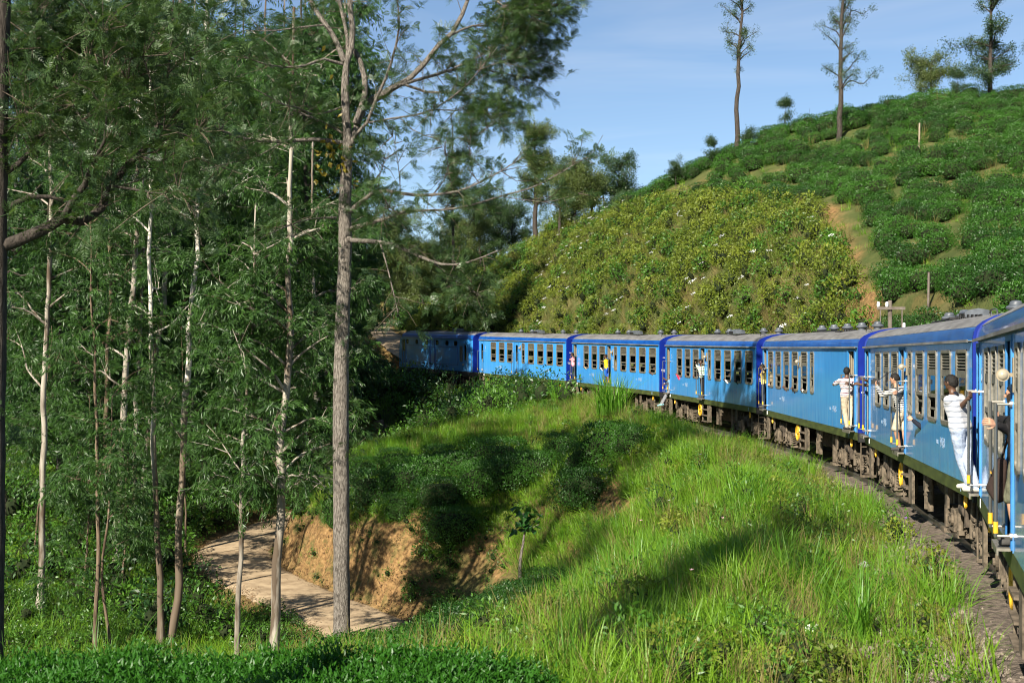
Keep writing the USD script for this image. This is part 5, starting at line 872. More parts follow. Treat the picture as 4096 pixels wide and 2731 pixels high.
# the row of clipped bushes on the brink
ROW = np.array([((u - 512) / FPX * d, d) for u, d in [(348, 19.0), (364, 19.7), (380, 20.4), (396, 21.0), (412, 21.6), (428, 22.2), (445, 22.9), (462, 23.6), (480, 24.3), (498, 25.0), (516, 25.8), (534, 26.6), (552, 27.4)]]) - [0, .35]
def litter_patch(seed):
    rng = np.random.default_rng(seed); P = np.column_stack([rng.normal(0, .22, (16, 2)), rng.uniform(0, .03, 16)]); return leaves(P, rdir(16, rng) * [1, 1, .15], rng.uniform(.06, .13, 16), rng.uniform(.02, .04, 16), rng=rng, roll=.2)
leaf_mat('dead_leaf', (.07, .04, .02), (.20, .12, .06), (.32, .21, .11), .1, .8, .1)
K_LITTER = [kmesh('litter', litter_patch(s), 'dead_leaf') for s in (1, 2, 3)]
xy, z, uv, off, rd = spread(-24, 4, 34, 78, 16000, rg, 30); k = (rd > 1.45) & (rd < 4.2) & (rg.uniform(0, 1, len(xy)) < np.clip(1.4 - (rd - 1.8) / 1.8, 0, 1)); k[k] = thin(xy[k], .14)
lay('leaf_litter', K_LITTER, xy[k], z[k] + .03, .8, 1.5, rg, 'dry brown leaves lying along the edges of the road', 'leaf litter', .8, sink=-.02)
# grass of the embankment
xy, z, uv, off, rd = spread(-9, 12, 12.5, 74, 90000, rg, 50); emb = (off < -1.75) & (rd > 2.3) & (E_R(xy) < .62) & (z > -3.6) & (xy[:, 1] > 13.2) & (cKDTree(ROW).query(xy)[0] > 1.05)
tall = meshkit.fbm(np.column_stack([xy * .28, 0 * z]), 3, 41); worn = (off > -4.4) & (tall < .57)
k = emb & ~worn & (tall > .50); k[k] = thin(xy[k], .21); lay('grass', K_GRASS, xy[k], z[k], .8, 1.45, rg, 'long bright grass on the bank below the train', 'grass', .35)
k = emb & ((tall <= .50) | worn) & (rg.uniform(0, 1, len(xy)) < np.where(worn, np.where(xy[:, 1] < 26, .25, .5), 1)); k[k] = thin(xy[k], .20); lay('short_grass', K_LAWN + K_GRASS[:1], xy[k], z[k], .8, 1.5, rg, 'short turf on the bank and beside the ballast', 'grass', .5)
k = emb & (tall > .56) & (rg.uniform(0, 1, len(xy)) < .10); k[k] = thin(xy[k], .5); lay('tall_grass', K_TALL, xy[k], z[k], .6, 1.1, rg, 'taller grass blades standing out of the bank', 'tall grass', .3)
k = (off < -2.0) & (off > -5.5) & (xy[:, 1] > 34) & (xy[:, 1] < 72) & (meshkit.fbm(np.column_stack([xy * .4, 0 * z]), 2, 44) > .5) & (rg.uniform(0, 1, len(xy)) < .3); k[k] = thin(xy[k], .35); lay('straw_grass', K_DRY, xy[k], z[k], .5, .8, rg, 'straw coloured grass along the foot of the train', 'dry grass', .3)
k = emb & (rg.uniform(0, 1, len(xy)) < .05 * np.clip((meshkit.fbm(np.column_stack([xy * .5, 0 * z]), 3, 77) - .42) * 8, 0, 1)); k[k] = thin(xy[k], .5); lay('bank_weeds', K_WEED[:2] + K_SCRUB[:2], xy[k], z[k], .3, .75, rg, 'leafy weeds among the grass of the bank', 'weeds', .3)
k = emb & (rg.uniform(0, 1, len(xy)) < .035); k[k] = thin(xy[k], .4); lay('dry_stalks', K_DRY, xy[k], z[k], .5, .95, rg, 'dry stalks among the grass of the bank', 'dry grass', .3)
k = emb & in_poly([(500, 388), (575, 392), (640, 412), (650, 432), (540, 428), (505, 412)], uv); k[k] = thin(xy[k], .33); lay('yellow_grass', K_DRY + K_GRASS[:1], xy[k], z[k], .45, .8, rg, 'yellowing grass on the bench beside the middle carriages', 'dry grass', .3)
# little plants and crumbs on the earth bank
xy, z, uv, off, rd = spread(-13, 4, 44, 62, 9000, rg, 0); k = (E_R(xy) > .5) & (rd > 1.9) & (meshkit.fbm(np.column_stack([xy * .7, z * .7]), 3, 51) > .50); k[k] = thin(xy[k], .26)
lay('bank_plants', [K_WEED[3]] + K_LAWN, xy[k], z[k], .3, .7, rg, 'small plants clinging to the bare earth bank', 'small plants', .7)

# ------------------------------------------------------------------ bushes one can tell apart
def tea_at(u, v, s, lab, kinds=K_TEABIG, d=None, zs=1.0, cat='tea bush', group=None):
    p = at(u, v) if d is None else np.array([(u - 512) / FPX * d, d, float(gz([(u - 512) / FPX * d], [d])[0])])
    return copy_of(kinds[rg.integers(len(kinds))], 'tea_bush', lab, cat, group, loc=(p[0], p[1], p[2] - .12), rz=rg.uniform(0, 6.28), scale=(s * .9, s * .9, s * zs))
BG = 'tea bushes above the earth bank'
for u, v, s, lab in [(497, 455, 1.15, 'largest sunlit tea bush, in the middle of the group above the earth bank'), (535, 470, .95, 'tea bush right of the largest one, at the edge of the path gap'), (480, 490, 1.0, 'shaded tea bush below the largest one'), (460, 470, 1.0, 'dark tea bush left of the largest one'), (425, 475, 1.0, 'dark tea bush over the steepest part of the earth bank'), (372, 505, 1.15, 'glossy tea bush beside the big tree trunk, above the bank'), (365, 470, .85, 'small tea bush right of the big trunk, below the stump'), (452, 535, 1.0, 'lone tea bush hanging on the face of the earth bank'), (400, 512, .7, 'dark tea bush at the brink of the earth bank'),
                    (605, 448, 1.1, 'wide sunlit tea bush beside the bench of yellow grass'), (582, 468, .9, 'tea bush below the wide sunlit one'), (585, 500, 1.0, 'lowest tea bush of the right group, flowers at its foot'), (560, 445, .8, 'small tea bush between the path gap and the wide one'), (630, 440, .8, 'tea bush nearest the train, at the end of the right group'), (440, 500, .9, 'dark tea bush in the tree shadow at the middle of the bank'), (335, 520, .7, 'tea bush with purple flowers left of the big trunk'), (512, 478, 1.0, 'tea bush wedged behind the largest one, half in shadow'), (440, 458, .9, 'dark tea bush under the weedy shrubs by the locomotive'), (405, 492, 1.0, 'dark tea bush two steps right of the big trunk'), (395, 455, .8, 'dark tea bush between the stump and the shrubs')]:
    tea_at(u, v + (15 if v < 462 else 8 if v < 480 else 3), s, lab, group=BG)
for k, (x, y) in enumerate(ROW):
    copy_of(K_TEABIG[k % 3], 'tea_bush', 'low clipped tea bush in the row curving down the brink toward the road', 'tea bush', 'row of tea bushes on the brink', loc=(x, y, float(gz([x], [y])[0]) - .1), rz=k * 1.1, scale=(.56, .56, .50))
for u, v, s, lab in [(790, 487, .75, 'leafy green shrub close under the train'), (660, 515, .55, 'dark brown leaved shrub in the shaded grass')]:
    p = at(u, v); copy_of(K_WEED[2] if s < .6 else K_WEED[0], 'shrub', lab, 'shrub', loc=(p[0], p[1], p[2]), scale=s * 1.25)
for k, (u, v) in enumerate([(408, 418), (425, 412), (442, 415), (458, 410), (474, 412), (490, 416), (415, 400), (450, 400), (480, 402), (395, 410)]):
    p = at(u, v); copy_of(K_WEED[(0, 2, 1)[k % 3]], 'shrub', 'tall dark weedy shrub growing in front of the locomotive and first carriage', 'shrub', 'weedy shrubs in front of the locomotive', loc=(p[0], p[1], p[2] - .1), rz=k * 1.3, scale=(1.3, 1.3, 1.7 + .25 * (k % 3)))
def grass_clump(u, v, r, h, n, w, lab, seed, lean=.55, d=None):
    p = at(u, v) if d is None else np.array([(u - 512) / FPX * d, d, float(gz([(u - 512) / FPX * d], [d])[0])]); rng = np.random.default_rng(seed)
    t = thing('grass_clump', lab, 'grass clump', loc=p); part(t, 'blades', blades(n, r, h * .45, h, w, lean, rng, 6), 'tall_grass_blade', kind='stuff')
grass_clump(857, 640, .18, 1.3, 80, .026, 'big arching grass clump on the right, nearest the ballast', 501, .75)
grass_clump(655, 668, .35, .95, 90, .017, 'dark spiky grass clump at the bottom, right of the hedge', 502, .5)
grass_clump(612, 414, .7, 2.3, 190, .055, 'tall reedy grass clump in front of the middle carriages', 503, .4)
grass_clump(560, 405, .4, 1.6, 90, .045, 'reedy grass tuft left of the tall clump, against the carriage', 504, .4)
grass_clump(620, 560, .3, .8, 70, .018, 'long grass clump at the brink beside the sapling', 505, .6)
grass_clump(760, 470, .3, .8, 60, .016, 'bright grass clump in the middle of the lit bank', 506, .5)
grass_clump(178, 590, .25, 1.1, 40, .02, 'dark reed clump at the edge of the road', 507, .3)
grass_clump(700, 560, .3, .7, 60, .016, 'grass clump at the edge of the tree shadow', 508, .5)
grass_clump(590, 640, .3, .8, 70, .016, 'feathery grass clump just right of the clipped row', 509, .6)
# foreground hedge of tea
def hedge():
    rng = np.random.default_rng(61); n = 34000; x = rng.uniform(-6.2, 1.0, n); y = rng.uniform(11.6, 13.6, n)
    top = lambda x, y: .08 + .48 * (meshkit.fbm(np.stack([x * 1.3, y * 1.3, 0 * x], 1), 4, 6) - .5) - .32 * np.clip((x + .6) / 1.3, 0, 1) ** 1.6 - .9 * np.clip((x - .2) / .8, 0, 1) ** 2 - .25 * np.clip((y - 13.1) / .5, 0, 1) ** 2 - .35 * np.clip((12.0 - y) / .4, 0, 1) ** 2
    z = top(x, y) - np.abs(rng.normal(0, .10, n)) * rng.choice([1, 1, 1, -.6], n); P = np.column_stack([x, y, z]); D = rng.normal(0, .55, (n, 3)) + [0, -.1, .75]
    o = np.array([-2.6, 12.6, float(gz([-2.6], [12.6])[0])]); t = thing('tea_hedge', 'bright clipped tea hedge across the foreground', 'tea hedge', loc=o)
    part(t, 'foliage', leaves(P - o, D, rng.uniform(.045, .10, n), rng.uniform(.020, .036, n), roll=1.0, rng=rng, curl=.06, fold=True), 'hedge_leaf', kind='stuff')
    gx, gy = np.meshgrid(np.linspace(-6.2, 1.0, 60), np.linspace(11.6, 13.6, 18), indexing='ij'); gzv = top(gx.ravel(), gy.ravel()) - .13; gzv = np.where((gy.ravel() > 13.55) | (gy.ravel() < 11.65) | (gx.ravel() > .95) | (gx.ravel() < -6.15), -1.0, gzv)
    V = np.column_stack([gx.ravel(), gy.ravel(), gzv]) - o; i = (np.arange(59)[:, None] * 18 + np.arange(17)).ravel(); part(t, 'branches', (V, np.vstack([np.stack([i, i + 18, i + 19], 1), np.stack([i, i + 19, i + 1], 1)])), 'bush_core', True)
hedge()
# broad leaved sapling by the bank
def broad_sapling():
    p = at(521, 584); o = p.copy(); rng = np.random.default_rng(77); t = thing('broad_leaved_sapling', 'thin pale sapling with big heart shaped leaves at the edge of the bank', 'sapling', loc=o); s = p[1] / FPX
    st = smooth_path(np.array([(0, 0, -.2), (-1 * s, 0, 20 * s), (2 * s, 0, 40 * s), (4 * s, .1, 52 * s), (9 * s, .1, 62 * s)]), .15); part(t, 'stem', tube(st, np.linspace(2.2 * s, .8 * s, len(st)), 7), 'grey_bark', True)
    part(t, 'branch', cat_([tube(smooth_path(np.array([(4 * s, .1, 52 * s), q]), .2), .5 * s, 5) for q in ((18 * s, 0, 60 * s), (-4 * s, .1, 62 * s), (22 * s, .2, 70 * s), (2 * s, -.2, 72 * s))]), 'grey_bark')
    for k in range(26):
        P = np.array([[rng.uniform(-9, 17) * s, rng.normal(0, 4) * s, rng.uniform(52, 78) * s]]); part(t, 'leaf', leaves(P, rdir(1, rng) * [1, 1, .3] - [[0, .3, .5]], 11 * s * rng.uniform(.7, 1.1), 9 * s, roll=.5, rng=rng, curl=.05, fold=True), 'broad_leaf')
broad_sapling()
def stump(u, v, h, r, lab, seed):
    p = at(u, v); t = thing('tree_stump', lab, 'tree stump', loc=p); z = np.linspace(-.3, h, 10); m = tube(np.column_stack([.08 * np.sin(z * 3), 0 * z, z]), r * (1 + .5 * np.exp(-np.maximum(z, 0) * 3)), 12); m.vertices += (meshkit.fbm(m.vertices * 3, 3, seed) - .5)[:, None] * r * .9 * np.array([1, 1, .6]); part(t, 'wood', m, 'brown_bark', True)
    part(t, 'broken_limb', tube([(0, 0, h * .4), (r * 1.4, 0, h * .6), (r * 1.7, 0, h * .75)], [r * .6, r * .5, r * .4], 8), 'brown_bark', True)
stump(379, 440, 1.3, .32, 'knobbly cut stump right of the big trunk, on the green slope', 1); stump(322, 470, 1.4, .25, 'dark burnt looking stump left of the big trunk', 2)
# wires' short post behind the train
def pole():
    u, v = 890, 345; d = 44.0; x = (u - 512) / FPX * d; g = float(gz([x], [d])[0]); o = np.array([x, d, g]); t = thing('telegraph_pole', 'short wooden telegraph pole with two crossarms behind the train roof', 'telegraph pole', loc=o); z0 = ZC + (VH - 329) / FPX * d - g; z1 = ZC + (VH - 308) / FPX * d - g; s = d / FPX
    part(t, 'post', tube([(0, 0, -.4), (0, 0, z1 + 8 * s)], [.09, .075], 8), 'sleeper_wood', True)
    part(t, 'crossarm', bx(-14 * s, 14 * s, -.14, -.08, z1 - .05, z1 + .05), 'sleeper_wood'); part(t, 'crossarm', bx(-11 * s, 14 * s, -.14, -.08, z0 - .05, z0 + .05), 'sleeper_wood'); part(t, 'brace', bx(-11 * s, -10 * s, -.13, -.09, z0, z1), 'sleeper_wood'); part(t, 'brace', bx(10.5 * s, 11.5 * s, -.13, -.09, z0, z1), 'sleeper_wood')
    for a, zz in ((-12.5, z1), (-4, z1), (-12, z0), (13, z0)):
        part(t, 'insulator', lathe([(.001, 0), (.045, 0), (.06, .06), (.05, .10), (.055, .14), (.03, .17), (.001, .18)], 10).apply_translation([a * s, -.11, zz + .05]), 'white_paint', 40)
pole()
def post(u, v, h, lab, r=.06, m='cream_paint'):
    p = at(u, v, 34); t = thing('fence_post', lab, 'post', loc=p); part(t, 'post', tube([(0, 0, -.2), (.02, 0, h * .6), (.03, 0, h)], [r, r * .95, r * .85], 8), m, True)
post(919, 155, 1.9, 'slim pale post standing in the tea on the upper hillside'); post(928, 316, 1.6, 'weathered post at the foot of the tea behind the carriage roof', .05, 'sleeper_wood')
# stones of the ballast, scraps of paper, flowers
def stone(seed):
    m = trimesh.creation.icosphere(subdivisions=1); rng = np.random.default_rng(seed); return trimesh.Trimesh(m.vertices * (1 + rng.normal(0, .16, (len(m.vertices), 1))) * rng.uniform(.6, 1.2, 3) * .045, m.faces, process=False)
mat('stone', (.07, .055, .042), .9, .2, col2=(.21, .175, .14), scale=18)
K_STONE = [kmesh('stone', stone(s), 'stone') for s in (1, 2, 3, 4)]
_s = rg.uniform(-16, 62, 16000); _o = -rg.triangular(1.2, 1.7, 3.6, 16000); _ii = np.searchsorted(TS, _s).clip(0, len(TS) - 1); _nn = np.stack([_td[_ii, 1], -_td[_ii, 0]], 1); sxy = TRACK[_ii] + _nn * _o[:, None] + rg.uniform(-.5, .5, (16000, 1)) * _td[_ii]
_zb = TZ[_ii] + np.interp(-_o, [1.3, 1.9, 2.5, 3.1], [-.16, -.2, -.33, -.5]); sz = np.where(_o > -3.05, np.maximum(_zb, gz(sxy[:, 0], sxy[:, 1])), gz(sxy[:, 0], sxy[:, 1])) + .012
k = (sxy[:, 1] > 9) & (rg.uniform(0, 1, 16000) < np.where((sxy[:, 1] < 16.5), .8, .12))
scatter(W, 'ballast_stones', K_STONE, np.column_stack([sxy, sz])[k], qmul(qaxis([0, 0, 1], rg.uniform(0, 6, 16000)), qaxis([1, 0, 0], rg.uniform(0, 6, 16000)))[k], rg.uniform(.3, .95, 16000)[k], rg.integers(0, 4, 16000)[k], label='loose grey stones of the ballast beside the train', cat='stones')
for k, (u, v, lab) in enumerate([(917, 611, 'crumpled white paper lying in the grass near the step of the train, left piece'), (938, 609, 'crumpled white paper in the grass near the train, right piece'), (864, 568, 'small white wrapper in the grass below the second carriage'), (811, 632, 'white scrap in the short grass by the big grass clump')]):
    p = at(u, v); rng = np.random.default_rng(k); m = trimesh.creation.icosphere(subdivisions=2); m = trimesh.Trimesh(m.vertices * (1 + rng.normal(0, .22, (len(m.vertices), 1))) * [.07, .06, .05], m.faces, process=False); solo_p = part(W, 'paper_scrap', m.apply_translation(p + [0, 0, .06]), 'white_paint'); tag(solo_p, lab, 'litter')
mat('purple_petal', (.25, .12, .55), .5, .3); mat('pink_petal', (.75, .45, .5), .5, .3)
for k, (u, v, lab, mt) in enumerate([(583, 490, 'purple flower at the foot of the lowest tea bush', 'purple_petal'), (700, 470, 'purple flower in the lit grass near the train', 'purple_petal'), (668, 520, 'white flower at the edge of the shaded grass', 'white_paint'), (632, 497, 'white flower beside the lowest tea bush', 'white_paint'), (640, 540, 'pale pink flower in the shaded bank', 'pink_petal'), (722, 540, 'pink flower in the middle of the lit grass', 'pink_petal'), (164, 612, 'purple flower by the double white gum', 'purple_petal'), (320, 512, 'purple flower left of the big trunk', 'purple_petal'), (905, 540, 'purple flower beside the ballast', 'purple_petal'), (690, 600, 'pink flower near the bottom of the bank', 'pink_petal')]):
    p = at(u, v); rng = np.random.default_rng(k + 90); t = thing('wild_flower', lab, 'flower', loc=p); hgt = .45; part(t, 'stem', tube([(0, 0, 0), (.02, 0, hgt)], [.004, .003], 4), 'scrub_leaf'); a = np.arange(5) * 2 * np.pi / 5
    part(t, 'petals', leaves(np.repeat([[.02, 0, hgt]], 5, 0), np.stack([np.cos(a), np.sin(a), .5 + 0 * a], 1), .045, .04, rng=rng, roll=.1, fold=True), mt)

_o0 = np.array([-3.6, 3.4]); _g0 = float(gz([_o0[0]], [_o0[1]])[0])
def off_tree(name, x, y, H, r, lab, seed, crown, lean=(0, 0)):
    g = float(gz([x], [y])[0]); P = wander(smooth_path(np.array([(x, y, g - .3), (x + lean[0] * .5, y + lean[1] * .5, g + H * .5), (x + lean[0], y + lean[1], g + H)]), .8), .3, seed) - [x, y, g]; t = thing(name, lab, 'tree', loc=(x, y, g)); part(t, 'trunk', tube(P, r * (1 - .75 * np.clip(P[:, 2] / H, 0, 1)), 9), 'grey_bark', True); T, SP, SD = [], [], []
    for k, (h0, h1, n, ln, rise, den) in enumerate(crown):
        a, p_, d_ = branch_set(P, np.sort(np.random.default_rng(seed + k).uniform(h0, h1, n)), ln, rise, seed + 31 * k, r * .28, twig=5, gap=den); T += a; SP.append(p_); SD.append(d_)
    part(t, 'branches', cat_(T), 'grey_bark', kind='stuff'); sprigs(t, K_OAK[:2], np.vstack(SP), np.vstack(SD), 1.0, 1.6, seed + 3)
off_tree('silver_oak', -5.2, 7.2, 15.5, .26, 'tree just outside the view at the left, throwing its shadow over the grass bank', 700, [(6.5, 15, 34, 1.15, 1.0, .22)])
# ------------------------------------------------------------------ the people on the train
def stripes(name, ramp, freq, rough=.8):
    usdkit.material(stage, W + '/Looks/' + name, {'tc': ('texture_coordinate', {}), 's': ('separate_xyz', {}), 'no': ('noise_texture', {'scale': 7.0}), 'm0': ('math', {'math_type': 'multiply_add', 'value2': .05}), 'm': ('math', {'math_type': 'multiply', 'value2': freq}), 'f': ('math', {'math_type': 'fraction'}),
        'r': ('rgb_ramp', {'ramp': ramp, 'interpolate': False}), 'p': ('principled_bsdf', {'roughness': rough, 'specular_ior_level': .2, 'sheen_weight': .15})},
        [('tc.object', 's.vector'), ('tc.object', 'no.vector'), ('no.fac', 'm0.value1'), ('s.z', 'm0.value3'), ('m0.value', 'm.value1'), ('m.value', 'f.value1'), ('f.value', 'r.fac'), ('r.color', 'p.base_color')], surface='p.BSDF')
def cloth(name, c):
    mat(name, tuple(x * .75 for x in c), .85, .2, col2=c, scale=9, bump=(14, .5, .03), detail=5.0)
mat('skin_dark', (.065, .032, .018), .5, .4, col2=(.095, .047, .027), scale=14); mat('skin_light', (.30, .16, .10), .5, .4, col2=(.38, .21, .135), scale=14); mat('hair_black', (.005, .0045, .004), .7, .2, col2=(.014, .012, .010), scale=60, bump=(90, .8, .006)); mat('hair_brown', (.02, .010, .006), .5, .4, col2=(.055, .028, .015), scale=40, bump=(60, .8, .01)); mat('eye_dark', (.01, .008, .007), .2, .5); mat('lip', (.10, .04, .03), .5, .3)
stripes('maroon_stripe', [(0, (.46, .44, .43)), (.30, (.10, .02, .035)), (.50, (.46, .44, .43)), (.70, (.07, .06, .09)), (.88, (.46, .44, .43))], 10.0)
stripes('black_white_stripe', [(0, (.5, .49, .46)), (.5, (.02, .02, .022))], 22.0)
stripes('fine_grey_stripe', [(0, (.40, .40, .42)), (.74, (.18, .20, .24))], 12.0)
stripes('green_white_stripe', [(0, (.70, .72, .68)), (.6, (.15, .30, .12))], 9.0)
for n, c in dict(beige_cloth=(.44, .37, .27), pale_denim=(.36, .42, .55), navy_cloth=(.010, .012, .020), olive_cloth=(.13, .13, .085), dark_jeans=(.020, .032, .055), yellow_cloth=(.80, .58, .02), pale_yellow_cloth=(.72, .55, .16), royal_cloth=(.012, .075, .42), pink_cloth=(.75, .27, .30), red_cloth=(.62, .02, .05), grey_cloth=(.16, .16, .17), white_cloth=(.5, .5, .5), black_cloth=(.012, .011, .012), green_cloth=(.05, .24, .10), purple_cloth=(.20, .03, .22), khaki_cloth=(.24, .19, .12), sky_cloth=(.16, .30, .45), aqua_cloth=(.25, .55, .55), orange_cloth=(.60, .14, .03), brown_bag=(.035, .022, .018), white_shoe=(.45, .43, .38), dark_shoe=(.05, .048, .045), rubber_slipper=(.25, .5, .55)).items(): cloth(n, c)

def _hull(parts_, seg=14):
    return m3.Manifold.batch_hull([m3.Manifold.sphere(r, seg).scale(sc).translate(tuple(map(float, c))) for c, r, sc in parts_])
def _h(*cr, seg=14): return _hull([(c, r, (1, 1, 1)) for c, r in cr], seg)
def _merge(ms, ref=.04, it=6):
    m = m3.Manifold.batch_boolean([q for q in ms], m3.OpType.Add).refine_to_length(ref).to_mesh()
    t = trimesh.Trimesh(np.array(m.vert_properties[:, :3], float), np.array(m.tri_verts), process=True); trimesh.smoothing.filter_taubin(t, iterations=it); return t
def ik(a, b, l1, l2, pole):
    a, b, pole = (np.asarray(q, float) for q in (a, b, pole)); v = b - a; d = np.linalg.norm(v); d2 = min(d, (l1 + l2) * .995); v = v / max(d, 1e-6); b = a + v * d2
    x = (l1 ** 2 - l2 ** 2 + d2 ** 2) / (2 * d2); y = math.sqrt(max(l1 ** 2 - x ** 2, 0)); p = pole - v * (pole @ v); p /= max(np.linalg.norm(p), 1e-6); return a + v * x + p * y, b
def hand_parts(w, d, n, side, k=1.0, curl=1.0):
    """A palm, four unequal bent fingers and a thumb from the wrist w along d, palm facing n."""
    d = d / np.linalg.norm(d); n = n - d * (n @ d); n /= max(np.linalg.norm(n), 1e-6); s = np.cross(d, n) * side; out = [_h((w, .024 * k), (w + d * .085 * k + s * .030 * k, .014 * k), (w + d * .085 * k - s * .030 * k, .014 * k), (w + d * .03 * k + s * .03 * k, .014 * k), seg=8)]
    for j, (off, L) in enumerate(((.030, .070), (.010, .080), (-.011, .074), (-.031, .058))):
        b = w + d * .088 * k + s * off * k; a1 = .55 * curl; a2 = 1.5 * curl; m = b + (d * math.cos(a1) + n * math.sin(a1)) * L * .5 * k; e = m + (d * math.cos(a2) + n * math.sin(a2)) * L * .5 * k
        out += [_h((b, .0105 * k), (m, .0095 * k), seg=7), _h((m, .0095 * k), (e, .0078 * k), seg=7)]
    b = w + d * .03 * k + s * .032 * k; m = b + (d * .6 + s * .7 + n * .3) * .038 * k; e = m + (d * .8 + n * .65 * curl) * .034 * k; return out + [_h((b, .013 * k), (m, .011 * k), seg=7), _h((m, .011 * k), (e, .009 * k), seg=7)]
def person(label, car, pel, yaw, up, look, hands, feet, wear, skin='skin_dark', hair='hair_black', near=False, k=1.0, curly=False, hat=None, group=None, poles=None, hair_long=False):
    """pel: pelvis in the carriage's own frame; yaw: way the body faces (0 = forward along the train, +90 = out to the left); up: spine; look: way the face turns."""
    o = np.array([pel[0], pel[1], pel[2] - .9 * k]); P = np.array([0, 0, .9 * k]); U = unit(np.array(up, float)); F = np.array([-math.sin(math.radians(yaw)), math.cos(math.radians(yaw)), 0.0]); S = unit(np.cross(F, U)); F = np.cross(U, S)      # S: to the person's right
    ref = .022 if near else .05; N = P + U * .50 * k; T = P + U * .42 * k; sh = {1: T + S * .185 * k, -1: T - S * .185 * k}; hp = {1: P + S * .095 * k, -1: P - S * .095 * k}; lk = unit(np.array(look, float)); hu = unit(np.array([0, 0, 1.0]) * .8 + U * .4); lk = unit(lk - hu * (lk @ hu)); hs = np.cross(lk, hu); HC = N + hu * .165 * k + lk * .025 * k
    B = [_h((hp[1], .105 * k), (hp[-1], .105 * k), (P + U * .16 * k + S * .06 * k, .095 * k), (P + U * .16 * k - S * .06 * k, .095 * k)), _h((P + U * .16 * k + S * .06 * k, .095 * k), (P + U * .16 * k - S * .06 * k, .095 * k), (T + S * .10 * k - U * .06 * k, .105 * k), (T - S * .10 * k - U * .06 * k, .105 * k)), _h((T + S * .13 * k, .055 * k), (T - S * .13 * k, .055 * k), (N - U * .02 * k, .06 * k)), _h((N - U * .04 * k, .055 * k), (HC - hu * .06 * k, .05 * k))]
    fr = np.stack([hs, lk, hu], 1)
    def hd(x, y, z): return HC + fr @ (np.array([x, y, z]) * k)
    skull = m3.Manifold.sphere(.1 * k, 24).scale((.78, .98, 1.08)); Mx = np.column_stack([fr, HC]); B.append(skull.transform(Mx))
    B += [_h((hd(0, .055, -.075), .035 * k), (hd(.03, .02, -.06), .035 * k), (hd(-.03, .02, -.06), .035 * k), (hd(0, .03, 0), .06 * k)), _h((hd(0, .088, .012), .010 * k), (hd(0, .112, -.022), .014 * k), (hd(.012, .09, -.026), .010 * k), (hd(-.012, .09, -.026), .010 * k), seg=8), _h((hd(.03, .082, .028), .012 * k), (hd(-.03, .082, .028), .012 * k), seg=8)]
    for q in (-1, 1): B.append(_h((hd(.078 * q, -.005, .02), .014 * k), (hd(.082 * q, -.012, -.01), .016 * k), (hd(.074 * q, 0, -.03), .010 * k), seg=8))
    sl, tr = [], []
    infl = 1.0
    for q in (1, -1):
        if q in hands:
            tgt = np.array(hands[q][:3], float) - o; pole = np.array((poles or {}).get(q, -F * .6 - U + S * q * .5), float); el, wr = ik(sh[q], tgt, .285 * k, .25 * k, pole); d = unit(wr - el); nrm = np.array(hands[q][3:6], float) if len(hands[q]) >= 6 else F * .3 - S * q; B += [_h((sh[q], .058 * k), (el, .042 * k)), _h((el, .042 * k), (wr, .028 * k))] + hand_parts(wr, d, nrm, q, k * 1.05)
            if wear.get('sleeve', 'short') == 'long': sl += [_h((sh[q], .070 * k), (el, .056 * k)), _h((el, .056 * k), (wr - d * .02, .040 * k))]
            else: sl += [_h((sh[q], .070 * k), (sh[q] + (el - sh[q]) * .72, .062 * k))]
        if q in feet:
            ft = np.array(feet[q][:3], float) - o; toe = unit(np.array(feet[q][3:6], float)) if len(feet[q]) >= 6 else F; kp = np.array((poles or {}).get('k%d' % q, F + S * q * .2), float); kn, an = ik(hp[q], ft + [0, 0, .08 * k], .43 * k, .41 * k, kp); B += [_h((hp[q], .085 * k), (kn, .056 * k)), _h((kn, .056 * k), (kn + (an - kn) * .35, .055 * k), (an, .036 * k)), _h((an - [0, 0, .04 * k], .036 * k), (an + toe * .13 * k - [0, 0, .055 * k], .026 * k), (an - toe * .04 * k - [0, 0, .05 * k], .030 * k))]
            if wear.get('leg', 'long') == 'long': tr += [_h((hp[q], .108 * k), (kn, .076 * k)), _h((kn, .076 * k), (an + [0, 0, .01], .062 * k))]
            else: tr += [_h((hp[q], .110 * k), (kn + (hp[q] - kn) * .02, .088 * k))]
            if wear.get('shoe'): sl_ = _h((an - [0, 0, .035 * k], .046 * k), (an + toe * .15 * k - [0, 0, .052 * k], .034 * k), (an - toe * .05 * k - [0, 0, .048 * k], .038 * k)); wear.setdefault('_sh', []).append(sl_)
    Mw = CARM[car].copy(); t4 = np.eye(4); t4[:3, 3] = o; pth = thing('person', label, 'person', mat=Mw @ t4, group=group)
    part(pth, 'body', _merge(B, ref, 5), skin, True)
    torso = [_h((hp[1] + U * .02, .118 * k), (hp[-1] + U * .02, .118 * k), (P + U * .18 * k + S * .065 * k, .110 * k), (P + U * .18 * k - S * .065 * k, .110 * k)), _h((P + U * .18 * k + S * .065 * k, .110 * k), (P + U * .18 * k - S * .065 * k, .110 * k), (T + S * .10 * k - U * .06 * k, .120 * k), (T - S * .10 * k - U * .06 * k, .120 * k)), _h((T + S * .13 * k, .070 * k), (T - S * .13 * k, .070 * k), (N - U * .045 * k, .070 * k))]
    sm = _merge(torso + sl, ref * 1.2, 5); sm.vertices += (meshkit.fbm(sm.vertices * 9 + 3, 2, 4) - .5)[:, None] * .022 * unit(sm.vertices - P) ; part(pth, 'shirt', sm, wear['shirt'], True)
    if wear.get('collar'): part(pth, 'collar', _merge([_h((N - U * .045 * k + F * .03, .062 * k), (N - U * .02 * k - F * .01, .066 * k))], ref, 3), wear['collar'], True)
